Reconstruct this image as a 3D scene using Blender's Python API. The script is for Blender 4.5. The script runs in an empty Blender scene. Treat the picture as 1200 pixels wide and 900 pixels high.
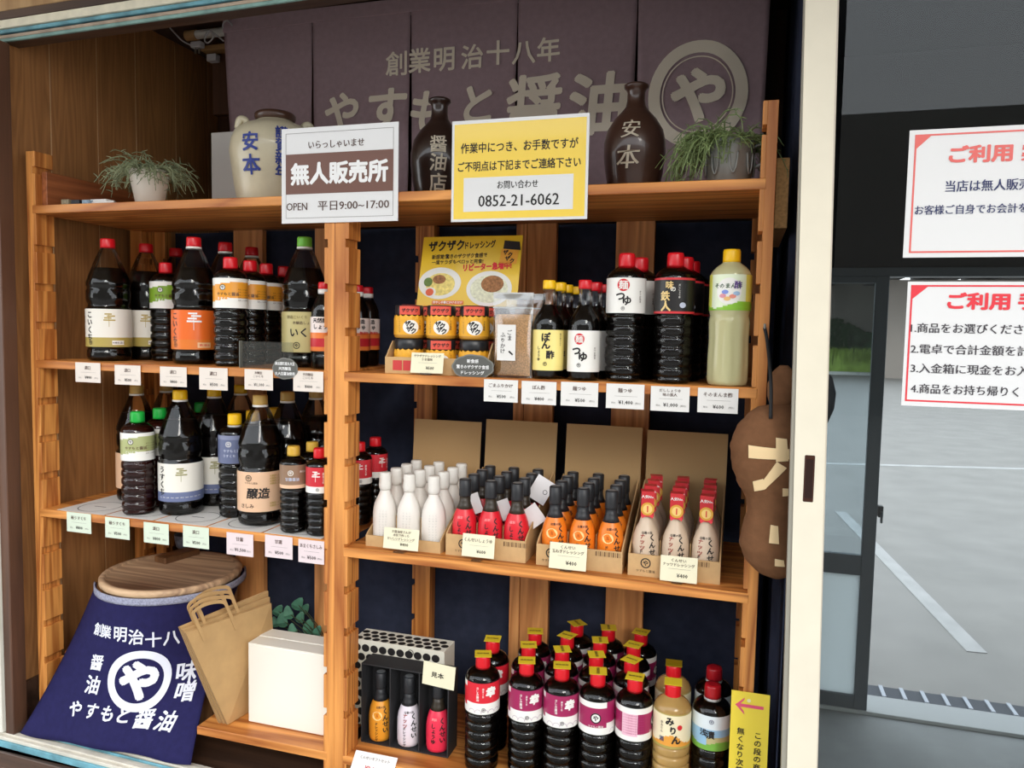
import bpy, bmesh, math, random
import numpy as np
from mathutils import Vector, Matrix
from mathutils.geometry import delaunay_2d_cdt
random.seed(4)
R = math.radians
SC = bpy.context.scene
COL = SC.collection

# ------------------------------------------------------------------ camera, world, light, exposure
F_PX, YAW, PITCH, ROLL = 888.3, -0.292297, -0.0702359, 0.019422
cy_, sy_ = math.cos(YAW), math.sin(YAW)
FWD = np.array([sy_*math.cos(PITCH), cy_*math.cos(PITCH), math.sin(PITCH)])
_r0 = np.array([cy_, -sy_, 0.0]); _u0 = np.cross(_r0, FWD)
RGT = math.cos(ROLL)*_r0 + math.sin(ROLL)*_u0
UPV = -math.sin(ROLL)*_r0 + math.cos(ROLL)*_u0
CAM = np.array([0.0, -1.65, 0.0])
cam = bpy.data.cameras.new('camera'); camo = bpy.data.objects.new('camera', cam); COL.objects.link(camo)
cam.sensor_width = 36; cam.lens = F_PX*36/1200; cam.clip_start = .05; cam.clip_end = 300
m = Matrix(((RGT[0], UPV[0], -FWD[0], CAM[0]), (RGT[1], UPV[1], -FWD[1], CAM[1]), (RGT[2], UPV[2], -FWD[2], CAM[2]), (0, 0, 0, 1)))
camo.matrix_world = m
SC.camera = camo

w = bpy.data.worlds.new('sky'); SC.world = w; w.use_nodes = True
nt = w.node_tree; bg = nt.nodes['Background']
tc = nt.nodes.new('ShaderNodeTexCoord'); sep = nt.nodes.new('ShaderNodeSeparateXYZ'); cr = nt.nodes.new('ShaderNodeValToRGB')
nt.links.new(tc.outputs['Generated'], sep.inputs[0]); nt.links.new(sep.outputs['Z'], cr.inputs[0]); nt.links.new(cr.outputs[0], bg.inputs[0])
cr.color_ramp.elements[0].position = 0; cr.color_ramp.elements[0].color = (.90, .92, .93, 1)
cr.color_ramp.elements[1].position = .7; cr.color_ramp.elements[1].color = (.78, .84, .92, 1)
bg.inputs[1].default_value = 2.1
sun = bpy.data.lights.new('sun', 'SUN'); suno = bpy.data.objects.new('sun', sun); COL.objects.link(suno)
sun.energy = .7; sun.angle = R(18); sun.color = (1, .95, .86)
suno.rotation_euler = Vector((-.55, 1.0, -.62)).to_track_quat('-Z', 'Y').to_euler()
SC.view_settings.view_transform = 'Standard'; SC.view_settings.look = 'None'
SC.view_settings.exposure = 0.68; SC.view_settings.gamma = 1
SC.view_settings.use_curve_mapping = False
SC.cycles.max_bounces = 8; SC.cycles.transparent_max_bounces = 16; SC.cycles.caustics_reflective = False; SC.cycles.caustics_refractive = False
SC.cycles.sample_clamp_indirect = 6

# ------------------------------------------------------------------ helpers
def at(x, y, a=1, v=0.0):
    """real point on the plane axis a = v that the photograph shows at pixel x, y"""
    d = FWD + RGT*(x-600)/F_PX + UPV*(450-y)/F_PX
    p = CAM + d*(v-CAM[a])/d[a]
    return Vector(p)
def lin(c):
    return tuple(((v/255)/12.92 if v/255 <= .04045 else ((v/255+.055)/1.055)**2.4) for v in c)
MATS = {}
def mat(name, rgb=(200, 200, 200), rough=.6, metal=0, spec=.5, coat=0, trans=0, ior=1.45, noise=0, nscale=40, bump=0):
    if name in MATS: return MATS[name]
    m = bpy.data.materials.new(name); m.use_nodes = True; b = m.node_tree.nodes['Principled BSDF']
    c = lin(rgb)+(1,)
    b.inputs['Base Color'].default_value = c; b.inputs['Roughness'].default_value = rough; b.inputs['Metallic'].default_value = metal
    b.inputs['Specular IOR Level'].default_value = spec; b.inputs['Coat Weight'].default_value = coat; b.inputs['Coat Roughness'].default_value = .05
    b.inputs['Transmission Weight'].default_value = trans; b.inputs['IOR'].default_value = ior
    N = m.node_tree.nodes; L = m.node_tree.links
    if noise or bump:
        t = N.new('ShaderNodeTexCoord'); n = N.new('ShaderNodeTexNoise'); n.inputs['Scale'].default_value = nscale; n.inputs['Detail'].default_value = 4
        L.new(t.outputs['Object'], n.inputs['Vector'])
        if noise:
            r = N.new('ShaderNodeValToRGB'); r.color_ramp.elements[0].position = .3; r.color_ramp.elements[1].position = .7
            r.color_ramp.elements[0].color = tuple(v*(1-noise) for v in c[:3])+(1,); r.color_ramp.elements[1].color = tuple(min(1, v*(1+noise)) for v in c[:3])+(1,)
            L.new(n.outputs['Fac'], r.inputs[0]); L.new(r.outputs[0], b.inputs['Base Color'])
        if bump:
            bp = N.new('ShaderNodeBump'); bp.inputs['Strength'].default_value = bump; bp.inputs['Distance'].default_value = .004
            L.new(n.outputs['Fac'], bp.inputs['Height']); L.new(bp.outputs[0], b.inputs['Normal'])
    MATS[name] = m; return m
def wood(name, c1, c2, axis='Z', freq=26, rough=.45, dark=None, contrast=.5, warp=.6):
    """growth rings seen along a board: noise stretched along the board drives fine bands"""
    if name in MATS: return MATS[name]
    m = bpy.data.materials.new(name); m.use_nodes = True; N = m.node_tree.nodes; L = m.node_tree.links; b = N['Principled BSDF']
    t = N.new('ShaderNodeTexCoord'); oi = N.new('ShaderNodeObjectInfo'); mp = N.new('ShaderNodeMapping')
    ad = N.new('ShaderNodeVectorMath'); ad.operation = 'MULTIPLY_ADD'; ad.inputs[1].default_value = (1, 1, 1)
    cmb = N.new('ShaderNodeCombineXYZ')
    mu = N.new('ShaderNodeMath'); mu.operation = 'MULTIPLY'; mu.inputs[1].default_value = 7.3
    L.new(oi.outputs['Random'], mu.inputs[0]); L.new(mu.outputs[0], cmb.inputs[0]); L.new(mu.outputs[0], cmb.inputs[1]); L.new(mu.outputs[0], cmb.inputs[2])
    L.new(t.outputs['Object'], ad.inputs[0]); L.new(cmb.outputs[0], ad.inputs[2])
    L.new(ad.outputs[0], mp.inputs['Vector'])
    s = {'X': (.06, 1, 1), 'Y': (1, .06, 1), 'Z': (1, 1, .06)}[axis]; mp.inputs['Scale'].default_value = s
    n1 = N.new('ShaderNodeTexNoise'); n1.inputs['Scale'].default_value = 6; n1.inputs['Detail'].default_value = 3; n1.inputs['Distortion'].default_value = warp
    L.new(mp.outputs[0], n1.inputs['Vector'])
    k = N.new('ShaderNodeMath'); k.operation = 'MULTIPLY'; k.inputs[1].default_value = freq
    L.new(n1.outputs['Fac'], k.inputs[0])
    sn = N.new('ShaderNodeMath'); sn.operation = 'PINGPONG'; sn.inputs[1].default_value = 1; L.new(k.outputs[0], sn.inputs[0])
    n2 = N.new('ShaderNodeTexNoise'); n2.inputs['Scale'].default_value = 160; n2.inputs['Detail'].default_value = 5; L.new(mp.outputs[0], n2.inputs['Vector'])
    mx = N.new('ShaderNodeMix'); mx.data_type = 'FLOAT'; mx.inputs[0].default_value = contrast; L.new(n2.outputs['Fac'], mx.inputs[2]); L.new(sn.outputs[0], mx.inputs[3])
    r = N.new('ShaderNodeValToRGB'); r.color_ramp.elements[0].position = .15; r.color_ramp.elements[1].position = .8
    r.color_ramp.elements[0].color = lin(c2)+(1,); r.color_ramp.elements[1].color = lin(c1)+(1,)
    L.new(mx.outputs[0], r.inputs[0]); L.new(r.outputs[0], b.inputs['Base Color'])
    b.inputs['Roughness'].default_value = rough
    bp = N.new('ShaderNodeBump'); bp.inputs['Strength'].default_value = .25; bp.inputs['Distance'].default_value = .001
    L.new(mx.outputs[0], bp.inputs['Height']); L.new(bp.outputs[0], b.inputs['Normal'])
    MATS[name] = m; return m
def clear(name, tint=(255, 255, 255), gloss=.08, rough=.03, k=.6):
    """thin clear plastic or glass: see-through with a Fresnel shine"""
    if name in MATS: return MATS[name]
    m = bpy.data.materials.new(name); m.use_nodes = True; N = m.node_tree.nodes; L = m.node_tree.links; N.remove(N['Principled BSDF'])
    tr = N.new('ShaderNodeBsdfTransparent'); tr.inputs[0].default_value = lin(tint)+(1,)
    gl = N.new('ShaderNodeBsdfGlossy'); gl.inputs['Roughness'].default_value = rough
    fr = N.new('ShaderNodeFresnel'); fr.inputs[0].default_value = 1.5; ml = N.new('ShaderNodeMath'); ml.operation = 'MULTIPLY_ADD'; ml.inputs[1].default_value = k; ml.inputs[2].default_value = gloss-.04
    mx = N.new('ShaderNodeMixShader'); L.new(fr.outputs[0], ml.inputs[0]); L.new(ml.outputs[0], mx.inputs[0]); L.new(tr.outputs[0], mx.inputs[1]); L.new(gl.outputs[0], mx.inputs[2])
    L.new(mx.outputs[0], N['Material Output'].inputs[0]); MATS[name] = m; return m

ORG = {}
def tag(o, label=None, cat=None, group=None, kind=None):
    if label: o['label'] = label
    if cat: o['category'] = cat
    if group: o['group'] = group
    if kind: o['kind'] = kind
    return o
def root(name, loc, label=None, cat=None, group=None, kind=None, rz=0):
    o = bpy.data.objects.new(name, None); COL.objects.link(o); o.location = loc; o.rotation_euler.z = rz; o.empty_display_size = .05
    ORG[o.name] = Vector(loc)
    return tag(o, label, cat, group, kind)
def link(name, bm, mt, parent=None, world=False, smooth=False, loc=None):
    """bmesh -> one mesh object; world=True: built in world coordinates under an unrotated parent"""
    me = bpy.data.meshes.new(name)
    if isinstance(bm, bmesh.types.BMesh):
        bm.to_mesh(me); bm.free()
    else:
        me.from_pydata(bm[0], [], bm[1])
        if len(bm) > 2: me.polygons.foreach_set('material_index', bm[2])
    o = bpy.data.objects.new(name, me); COL.objects.link(o)
    for x in (mt if isinstance(mt, (list, tuple)) else [mt]): me.materials.append(x)
    if parent:
        o.parent = parent; ORG[o.name] = ORG.get(parent.name, Vector())
        if world: me.transform(Matrix.Translation(-ORG[parent.name]))
        if loc: o.location = loc
    else:
        c = Vector(loc) if loc is not None else Vector()
        if world:
            vs = [v.co for v in me.vertices]
            if vs:
                c = Vector(((min(v.x for v in vs)+max(v.x for v in vs))/2, (min(v.y for v in vs)+max(v.y for v in vs))/2, min(v.z for v in vs)))
                me.transform(Matrix.Translation(-c))
        o.location = c; ORG[o.name] = c
    if smooth: me.polygons.foreach_set('use_smooth', [True]*len(me.polygons))
    me.update()
    return o
def box(bm, x0, x1, y0, y1, z0, z1, bev=0, M=None):
    g = bmesh.ops.create_cube(bm, size=1)
    vs = g['verts']
    for v in vs: v.co = Vector((x0+(v.co.x+.5)*(x1-x0), y0+(v.co.y+.5)*(y1-y0), z0+(v.co.z+.5)*(z1-z0)))
    if bev:
        es = list({e for v in vs for e in v.link_edges})
        r = bmesh.ops.bevel(bm, geom=es, offset=bev, segments=1, affect='EDGES')
        vs = list({v for f in r['faces'] for v in f.verts} | {v for v in vs if v.is_valid})
    if M:
        for v in vs: v.co = M @ v.co
    return vs
def B(x0, x1, y0, y1, z0, z1, bev=0, M=None):
    bm = bmesh.new(); box(bm, x0, x1, y0, y1, z0, z1, bev, M); return bm
def hexa(p):
    """solid from 8 points: 4 front (bl, br, tr, tl) then 4 back"""
    return [tuple(q) for q in p], [(0, 1, 2, 3), (5, 4, 7, 6), (4, 0, 3, 7), (1, 5, 6, 2), (3, 2, 6, 7), (4, 5, 1, 0)]
def lathe(prof, seg=28, mod=None, cap=True):
    v = []; f = []
    n = len(prof)
    for (r, z) in prof:
        for k in range(seg):
            a = 2*math.pi*k/seg; rr = r*(mod(a, z) if mod else 1)
            v.append((rr*math.sin(a), -rr*math.cos(a), z))
    for i in range(n-1):
        for k in range(seg):
            a, b = i*seg+k, i*seg+(k+1) % seg
            f.append((a, b, b+seg, a+seg))
    if cap:
        f.append(tuple(range(seg-1, -1, -1))); f.append(tuple((n-1)*seg+k for k in range(seg)))
    return v, f
def tube(pts, r, seg=8, closed=False, taper=None):
    pts = [Vector(p) for p in pts]; n = len(pts); v = []; f = []
    up = Vector((0, 0, 1)); prev = None
    for i, p in enumerate(pts):
        if closed: t = pts[(i+1) % n]-pts[i-1]
        else: t = pts[min(i+1, n-1)]-pts[max(i-1, 0)]
        t.normalize()
        if prev is None: a = t.cross(up if abs(t.z) < .95 else Vector((1, 0, 0)))
        else: a = prev-t*prev.dot(t)
        a.normalize(); prev = a; b = t.cross(a)
        rr = r if not taper else r*taper(i/(n-1))
        for k in range(seg):
            an = 2*math.pi*k/seg; q = p+a*rr*math.cos(an)+b*rr*math.sin(an); v.append(tuple(q))
    for i in range(n if closed else n-1):
        for k in range(seg):
            a0 = i*seg+k; a1 = i*seg+(k+1) % seg; j = ((i+1) % n)*seg
            f.append((a0, a1, j+(k+1) % seg, j+k))
    if not closed: f.append(tuple(range(seg-1, -1, -1))); f.append(tuple((n-1)*seg+k for k in range(seg)))
    return v, f
def merge(*ms):
    v = []; f = []
    for a in ms:
        o = len(v); v += a[0]; f += [tuple(i+o for i in q) for q in a[1]]
    return v, f
def spline(pts, n=8):
    """Catmull-Rom"""
    P = [Vector(p) for p in pts]; P = [P[0]]+P+[P[-1]]; out = []
    for i in range(1, len(P)-2):
        for k in range(n):
            t = k/n; a, b, c, d = P[i-1:i+3]
            out.append(.5*((2*b)+(c-a)*t+(2*a-5*b+4*c-d)*t*t+(3*b-a-3*c+d)*t**3))
    out.append(P[-2]); return out
def copy_tree(o, parent=None):
    c = o.copy(); COL.objects.link(c)
    ORG[c.name] = ORG.get(o.name, Vector())
    if parent: c.parent = parent
    for ch in list(o.children): copy_tree(ch, c)
    return c

# lettering ---------------------------------------------------------------------------------
RAW = {}
def _area(v, q): return sum(v[q[i-1]][0]*v[q[i]][1]-v[q[i]][0]*v[q[i-1]][1] for i in range(len(q)))/2
def raw(body, bold=.012, res=2):
    k = (body, bold, res)
    if k in RAW: return RAW[k]
    cu = bpy.data.curves.new('t', 'FONT'); cu.body = body; cu.size = 1; cu.resolution_u = res; cu.fill_mode = 'FRONT'; cu.space_line = 1.0
    ob = bpy.data.objects.new('t', cu); me = bpy.data.meshes.new_from_object(ob)
    v = np.zeros(len(me.vertices)*3); me.vertices.foreach_get('co', v); v = v.reshape(-1, 3)[:, :2]
    f = [tuple(p.vertices) for p in me.polygons]
    if bold >= .012 and len(v):  # embolden by overprinting shifted copies
        f0 = [q if _area(v, q) > 0 else q[::-1] for q in f if abs(_area(v, q)) > 1e-7]; v0 = v; A0 = sum(_area(v, q) for q in f0); n0 = len(v)
        nc = 2 if bold < .02 else (4 if res < 3 and bold < .04 else 8); v, f = v0, f0
        for tr in range(14):  # the union is retried with slightly different shifts if it comes out larger than its pieces
            bb = bold*(1-.031*tr); ph = .5+.037*tr
            sh = [(bb, .0003*tr), (-bb, 0)] if nc == 2 else [(bb*math.cos(a), bb*math.sin(a)) for a in [2*math.pi*(k+ph)/nc for k in range(nc)]]
            ff = [tuple(i+n0*k for i in q) for k in range(nc) for q in f0]; vv = np.vstack([v0+np.array(s_) for s_ in sh])
            r_ = delaunay_2d_cdt([Vector(q) for q in vv], [], ff, 0, (1e-5, 3e-5, 1e-4, 3e-6)[tr % 4], True)
            v1 = np.array([tuple(q) for q in r_[0]]); f1 = [tuple(q) for q, src in zip(r_[2], r_[5]) if len(src)]
            A1 = sum(abs(_area(v1, q)) for q in f1)
            per = sum(1 for _ in f1)
            if A1 < A0*(1+bold*26) and A1 > A0: v, f = v1, f1; break
        else: v, f = v0, f0
    bpy.data.objects.remove(ob); bpy.data.meshes.remove(me); bpy.data.curves.remove(cu)
    if len(v) == 0: v = np.zeros((0, 2))
    RAW[k] = (v, f); return RAW[k]
def glyphs(body, size, bold=.012, res=2, vertical=False, width=None, pitch=1.0, shear=0, rot=0, xs=1):
    """flat text centred on 0,0: list of (x, y), faces"""
    if vertical:
        V = []; Fs = []; n = 0; L = len(body)
        for i, ch in enumerate(body):
            v, f = raw(ch, bold, res)
            if len(v) == 0: continue
            c = (v.max(0)+v.min(0))/2 if ch not in 'ー' else (v.max(0)+v.min(0))/2
            q = v-c
            if ch in 'ー~-': q = q[:, ::-1]*np.array([1, -1])
            q = q+np.array([0, ((L-1)/2-i)*pitch])
            V.append(q); Fs += [tuple(k+n for k in p) for p in f]; n += len(v)
        v = np.vstack(V); f = Fs
    else:
        v, f = raw(body, bold, res)
        v = v-(v.max(0)+v.min(0))/2
    v = v*size
    if xs != 1: v = v*np.array([xs, 1])
    if width: v = v*np.array([width/(v[:, 0].max()-v[:, 0].min()), 1])
    if shear: v = v+np.stack([v[:, 1]*shear, v[:, 0]*0], 1)
    if rot:
        c, s = math.cos(rot), math.sin(rot); v = v@np.array([[c, s], [-s, c]])
    return v, f
def sliced(v2, f, step):
    bm = bmesh.new(); vs = [bm.verts.new((a, b, 0)) for a, b in v2]
    for q in f:
        try: bm.faces.new([vs[i] for i in q])
        except ValueError: pass
    lo = v2.min(0); hi = v2.max(0)
    for ax, n in ((0, (1, 0, 0)), (1, (0, 1, 0))):
        x = math.floor(lo[ax]/step)*step+step
        while x < hi[ax]:
            co = [0, 0, 0]; co[ax] = x
            bmesh.ops.bisect_plane(bm, geom=list(bm.verts)+list(bm.edges)+list(bm.faces), plane_co=co, plane_no=n)
            x += step
    bm.verts.index_update()
    v = np.array([v.co[:2] for v in bm.verts]); ff = [tuple(q.index for q in p.verts) for p in bm.faces]; bm.free()
    return v, ff
def curved_text(parent, body, size, mt, r, ang, z, off=.0009, **kw):
    """print wrapped round a lathe: r is a number or a function of z; ang from the front (degrees)"""
    v, f = glyphs(body, size, **kw)
    rf = r if callable(r) else (lambda zz: r)
    r0 = rf(z); out = []
    for x, y in v:
        a = R(ang)+x/r0; rr = rf(z+y)+off; out.append((rr*math.sin(a), -rr*math.cos(a), z+y))
    return link('lettering', (out, f), mt, parent)
def curved_shape(parent, pts, mt, r, ang, z, off=.0007, name='printed_mark'):
    """convex outline pts (x, z) wrapped on a cylinder"""
    v2, f = np.array(pts), [tuple(range(len(pts)))]
    if v2[:, 0].max()-v2[:, 0].min() > .006: v2, f = sliced(v2, f, .0045)
    out = [((r+off)*math.sin(R(ang)+x/r), -(r+off)*math.cos(R(ang)+x/r), z+y) for x, y in v2]
    return link(name, (out, f), mt, parent)
def ellipse(cx, cz, rx, rz, n=20): return [(cx+rx*math.cos(2*math.pi*k/n), cz+rz*math.sin(2*math.pi*k/n)) for k in range(n)]
def ring2(rx, rz, t, n=28, wob=0):
    v = []; f = []
    for k in range(n):
        a = 2*math.pi*k/n; wv = 1+wob*math.sin(2*a+.6)
        v += [(rx*wv*math.cos(a), rz*wv*math.sin(a)), ((rx*wv-t)*math.cos(a), (rz*wv-t)*math.sin(a))]
    for k in range(n):
        j = (k+1) % n; f.append((2*k, 2*j, 2*j+1, 2*k+1))
    return np.array(v), f
def curved_ring(parent, mt, r, ang, z, rad, t, off=.0009):
    v, f = ring2(rad, rad, t); out = [((r+off)*math.sin(R(ang)+x/r), -(r+off)*math.cos(R(ang)+x/r), z+y) for x, y in v]
    return link('printed_ring', (out, f), mt, parent)

# flat cards ----------------------------------------------------------------------------------
class Card:
    """a thin card; local x along its width, z up, front at -y; prints sit a hair in front of it"""
    def __init__(s, name, label, cat, p, w, h, mt, th=.0012, group=None, rz=0, tilt=0, roll=0, parts=None, outline=None):
        s.o = root(name, p, label, cat, group); s.o.rotation_euler = (tilt, roll, rz); s.th = th; s.w = w; s.h = h
        if outline:
            n = len(outline); v = [(x, 0, z) for x, z in outline]+[(x, th, z) for x, z in outline]
            f = [tuple(range(n)), tuple(range(2*n-1, n-1, -1))]+[(k, k+n, (k+1) % n+n, (k+1) % n) for k in range(n)]
            s.plate = link('sheet', (v, f), mt, s.o)
        else:
            s.plate = link('sheet', B(0, w, 0, th, 0, h), mt, s.o)
        s.k = 0
    def rect(s, x0, x1, z0, z1, mt, name='printed_panel', y=.0005):
        return link(name, ([(x0, -y, z0), (x1, -y, z0), (x1, -y, z1), (x0, -y, z1)], [(0, 1, 2, 3)]), mt, s.o)
    def poly(s, pts, mt, name='printed_mark', y=.0005):
        return link(name, ([(x, -y, z) for x, z in pts], [tuple(range(len(pts)))]), mt, s.o)
    def frame(s, x0, x1, z0, z1, t, mt, y=.0005):
        v = [(x0, -y, z0), (x1, -y, z0), (x1, -y, z1), (x0, -y, z1), (x0+t, -y, z0+t), (x1-t, -y, z0+t), (x1-t, -y, z1-t), (x0+t, -y, z1-t)]
        return link('printed_border', (v, [(0, 1, 5, 4), (1, 2, 6, 5), (2, 3, 7, 6), (3, 0, 4, 7)]), mt, s.o)
    def text(s, body, x, z, size, mt, y=.001, left=False, **kw):
        v, f = glyphs(body, size, **kw)
        if left: v = v+np.array([v[:, 0].max(), 0])
        return link('lettering', ([(x+a, -y, z+b) for a, b in v], f), mt, s.o)

# materials -----------------------------------------------------------------------------------
PINE = ((224, 152, 78), (156, 86, 34))
pineX = wood('pine_along_x', *PINE, axis='X', contrast=.62); pineZ = wood('pine_along_z', *PINE, axis='Z', contrast=.62)
pineB = wood('pine_back_slat', (238, 170, 104), (188, 118, 64), axis='Z', freq=18)
paneling = wood('brown_wall_panel', (180, 126, 76), (142, 96, 56), axis='Z', freq=60, rough=.4, warp=.15, contrast=.4)
panel_groove = mat('pale_groove', (226, 196, 152), .7)
dkwood = wood('dark_brown_wood', (82, 58, 44), (52, 36, 28), axis='X', freq=12)
dkwoodZ = wood('dark_brown_wood_upright', (98, 66, 48), (66, 44, 32), axis='Z', freq=12)
navy = mat('navy_back_cloth', (50, 55, 72), .9, noise=.15, nscale=25, bump=.3, spec=.1)
paper = mat('white_paper', (222, 220, 216), .5); lam = mat('laminated_white', (224, 224, 224), .25, coat=.3)
cream_tag = mat('cream_tag_paper', (222, 212, 202), .6); green_tag = mat('pale_green_tag_paper', (208, 219, 200), .6); pink_tag = mat('pale_pink_tag_paper', (222, 206, 208), .6)
yel_tag = mat('pale_yellow_tag_paper', (228, 222, 192), .6)
ink = mat('black_ink', (30, 27, 27), .6); brown_ink = mat('brown_ink', (84, 62, 54), .6); white_ink = mat('white_ink', (238, 238, 238), .5); grey_ink = mat('grey_ink', (128, 124, 122), .6)
navy_ink = mat('navy_ink', (44, 52, 96), .6); red_ink = mat('red_ink', (208, 40, 48), .5); gold_ink = mat('gold_ink', (176, 152, 70), .45)
soy = mat('soy_sauce', (9, 6, 5), .4, spec=.03); soy_red = mat('reddish_soy_sauce', (44, 12, 9), .4, spec=.05)
pet = clear('clear_plastic', gloss=.05, rough=.035, k=.85)
cap_red = mat('red_cap', (208, 22, 34), .3); cap_white = mat('white_cap_ring', (235, 232, 226), .35); cap_green = mat('lime_cap', (120, 200, 70), .35); cap_dgreen = mat('green_cap', (22, 165, 60), .35)
cap_yellow = mat('yellow_cap', (244, 192, 22), .35); cap_tan = mat('tan_cap', (198, 160, 84), .4); cap_black = mat('black_seal', (38, 39, 42), .45); cap_gold = mat('gold_cap', (206, 164, 62), .3)
card_mt = mat('corrugated_card', (196, 160, 112), .8, noise=.05, nscale=60); card_in = mat('card_inside', (180, 146, 100), .85)

# ------------------------------------------------------------------ the setting
st = 'structure'
# left wall: separate upright boards with pale joints, skirting, brown jamb
wl = root('wall_left', (-1.95, -.06, -1.2), kind=st)
link('backing', B(-1.975, -1.9525, -.03, .86, -1.2, 1.0), panel_groove, wl, world=True)
ys = [-.03, .118, .287, .445, .63, .80, .86]
for a, b in zip(ys[:-1], ys[1:]): link('panel_board', B(-1.9525, -1.95, a+.0016, b-.0016, -1.04, 1.0, .0005), paneling, wl, world=True)
link('baseboard_left', B(-1.958, -1.943, -.03, .86, -1.2, -1.04, .002), dkwood, None, world=True)['kind'] = st
wb = root('wall_back', (-.9, .86, -1.2), kind=st)
link('panel', B(-1.98, .12, .86, .88, -1.2, 1.0), dkwoodZ, wb, world=True)
link('floor', B(-2.0, .11, -.10, .88, -1.24, -1.2), dkwood, world=True)['kind'] = st
o = link('ceiling', B(-2.0, .14, -.06, .88, .99, 1.02), mat('brown_ceiling', (70, 50, 38), .8, noise=.1), world=True); o['kind'] = st
# window frame, turned two degrees against the shelves
FA = R(2.0)
def fr(u, v, z): return Vector((-1.96+u*math.cos(FA)+v*math.sin(FA), -.03-u*math.sin(FA)+v*math.cos(FA), z))
FM = Matrix(((math.cos(FA), math.sin(FA), 0, -1.96), (-math.sin(FA), math.cos(FA), 0, -.03), (0, 0, 1, 0), (0, 0, 0, 1)))
cream_paint = mat('peeling_cream_paint', (232, 226, 204), .6, noise=.1, nscale=30, bump=.3); blue_paint = mat('turquoise_paint', (104, 158, 172), .6, noise=.3, nscale=22)
pink_paint = mat('worn_pinkish_paint', (176, 158, 140), .7, noise=.2, nscale=25); teal_paint = mat('worn_teal_paint', (128, 164, 158), .6, noise=.2, nscale=25)
hd = root('trim_1', tuple(fr(1.2, 0, .74)), kind=st)
def hdb(name, v0, v1, z0, z1, mt): link(name, B(-.5, 3.3, v0, v1, z0, z1, .001, FM), mt, hd, world=True)
hdb('track_lip', -.004, .004, .752, .760, teal_paint); hdb('track_rail', -.006, .006, .760, .768, pink_paint); hdb('back_board', .006, .05, .754, .80, dkwood)
hdb('track_groove', .0, .01, .768, .772, dkwood); hdb('track_rail', -.009, .01, .772, .781, blue_paint)
hdb('head_board', -.014, .05, .783, .804, cream_paint); hdb('head_batten', -.012, .05, .806, .828, dkwood); hdb('upper_board', -.008, .05, .830, 1.6, wood('pale_upper_board', (196, 160, 112), (160, 122, 80), axis='Z', freq=20))
sl = root('trim_2', tuple(fr(1.2, 0, -1.2)), kind=st)
sill_paint = mat('weathered_white_sill', (206, 200, 186), .75, noise=.14, nscale=16, bump=.4)
def slb(name, v0, v1, z0, z1, mt): link(name, B(-.6, 3.3, v0, v1, z0, z1, .0015, FM), mt, sl, world=True)
slb('sill_board', -.055, .03, -1.198, -1.170, sill_paint); slb('sill_rail', -.046, -.030, -1.170, -1.164, sill_paint); slb('sill_rail', -.020, -.014, -1.170, -1.163, blue_paint)
slb('sill_rail', -.006, .010, -1.170, -1.163, sill_paint); slb('sill_strip', -.062, -.055, -1.196, -1.178, blue_paint)
lowwall = root('wall_front', tuple(fr(1.2, -.1, -1.5)), kind=st)
link('cladding_rail', B(-.6, 3.3, -.075, -.03, -1.245, -1.20, .002, FM), dkwood, lowwall, world=True)
for k in range(20): link('cladding_board', B(-.6+k*.19, -.6+k*.19+.186, -.062, -.03, -1.5, -1.245, .002, FM), wood('cladding', (112, 80, 58), (74, 50, 36), axis='Z', freq=14), lowwall, world=True)
jb = root('door_1', tuple(fr(-.03, 0, -1.2)), kind=st)
link('jamb', B(.011, .042, -.045, -.002, -1.165, .745, .002, FM), dkwoodZ, jb, world=True)
link('leaf', B(-.55, .010, -.055, -.025, -1.16, .745, .002, FM), mat('aged_white_leaf', (222, 220, 208), .5, noise=.06, nscale=12), jb, world=True)
# sliding glass door on the right (stile leans a little, as in the photo)
dr = root('door_2', (.12, -.17, -1.17), kind=st)
sp = mat('ivory_stile', (222, 214, 194), .4, noise=.03, nscale=14)
xt0, xt1 = at(943, 0, 1, -.17).x, at(981, 0, 1, -.17).x; zt = .61
xb0, xb1 = at(917, 900, 1, -.17).x, at(957, 900, 1, -.17).x; zb = at(917, 900, 1, -.17).z
def xs_(z, a, b): return a+(b-a)*(zt-z)/(zt-zb)
Z0, Z1 = -1.17, .78
def slat(xa, xb, y0, y1, xa2, xb2): # top xa..xb, bottom xa2..xb2
    return hexa([(xs_(Z0, xa, xa2), y0, Z0), (xs_(Z0, xb, xb2), y0, Z0), (xs_(Z1, xb, xb2), y0, Z1), (xs_(Z1, xa, xa2), y0, Z1),
                 (xs_(Z0, xa, xa2), y1, Z0), (xs_(Z0, xb, xb2), y1, Z0), (xs_(Z1, xb, xb2), y1, Z1), (xs_(Z1, xa, xa2), y1, Z1)])
bm = bmesh.new(); me_ = slat(xt0+.001, xt1, -.17, -.14, xb0+.008, xb1)
link('stile', me_, sp, dr, world=True)
link('stile_edge', slat(xt0-.001, xt0+.003, -.166, -.143, xb0-.002, xb0+.008), mat('grey_stile_edge', (150, 146, 134), .5), dr, world=True)
link('glazing_bead', slat(xt1, xt1+.004, -.16, -.145, xb1, xb1+.003), mat('pale_bead', (200, 190, 176), .5), dr, world=True)
hx = at(948, 561, 1, -.17)
link('pull_plate', B(hx.x-.0105, hx.x+.0105, -.1715, -.16, hx.z-.045, hx.z+.045, .003), mat('bronze_pull', (70, 40, 30), .35, metal=.5), dr, world=True)
link('pull_recess', B(hx.x-.0065, hx.x+.0065, -.1722, -.171, hx.z-.036, hx.z+.036, .0003), mat('bronze_recess', (44, 22, 16), .3, metal=.3), dr, world=True)
link('glass_pane', B(xb1-.01, 1.6, -.153, -.149, -1.17, .78), clear('door_glass', (226, 230, 230), .04, .01), dr, world=True)
bm.free()

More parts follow.
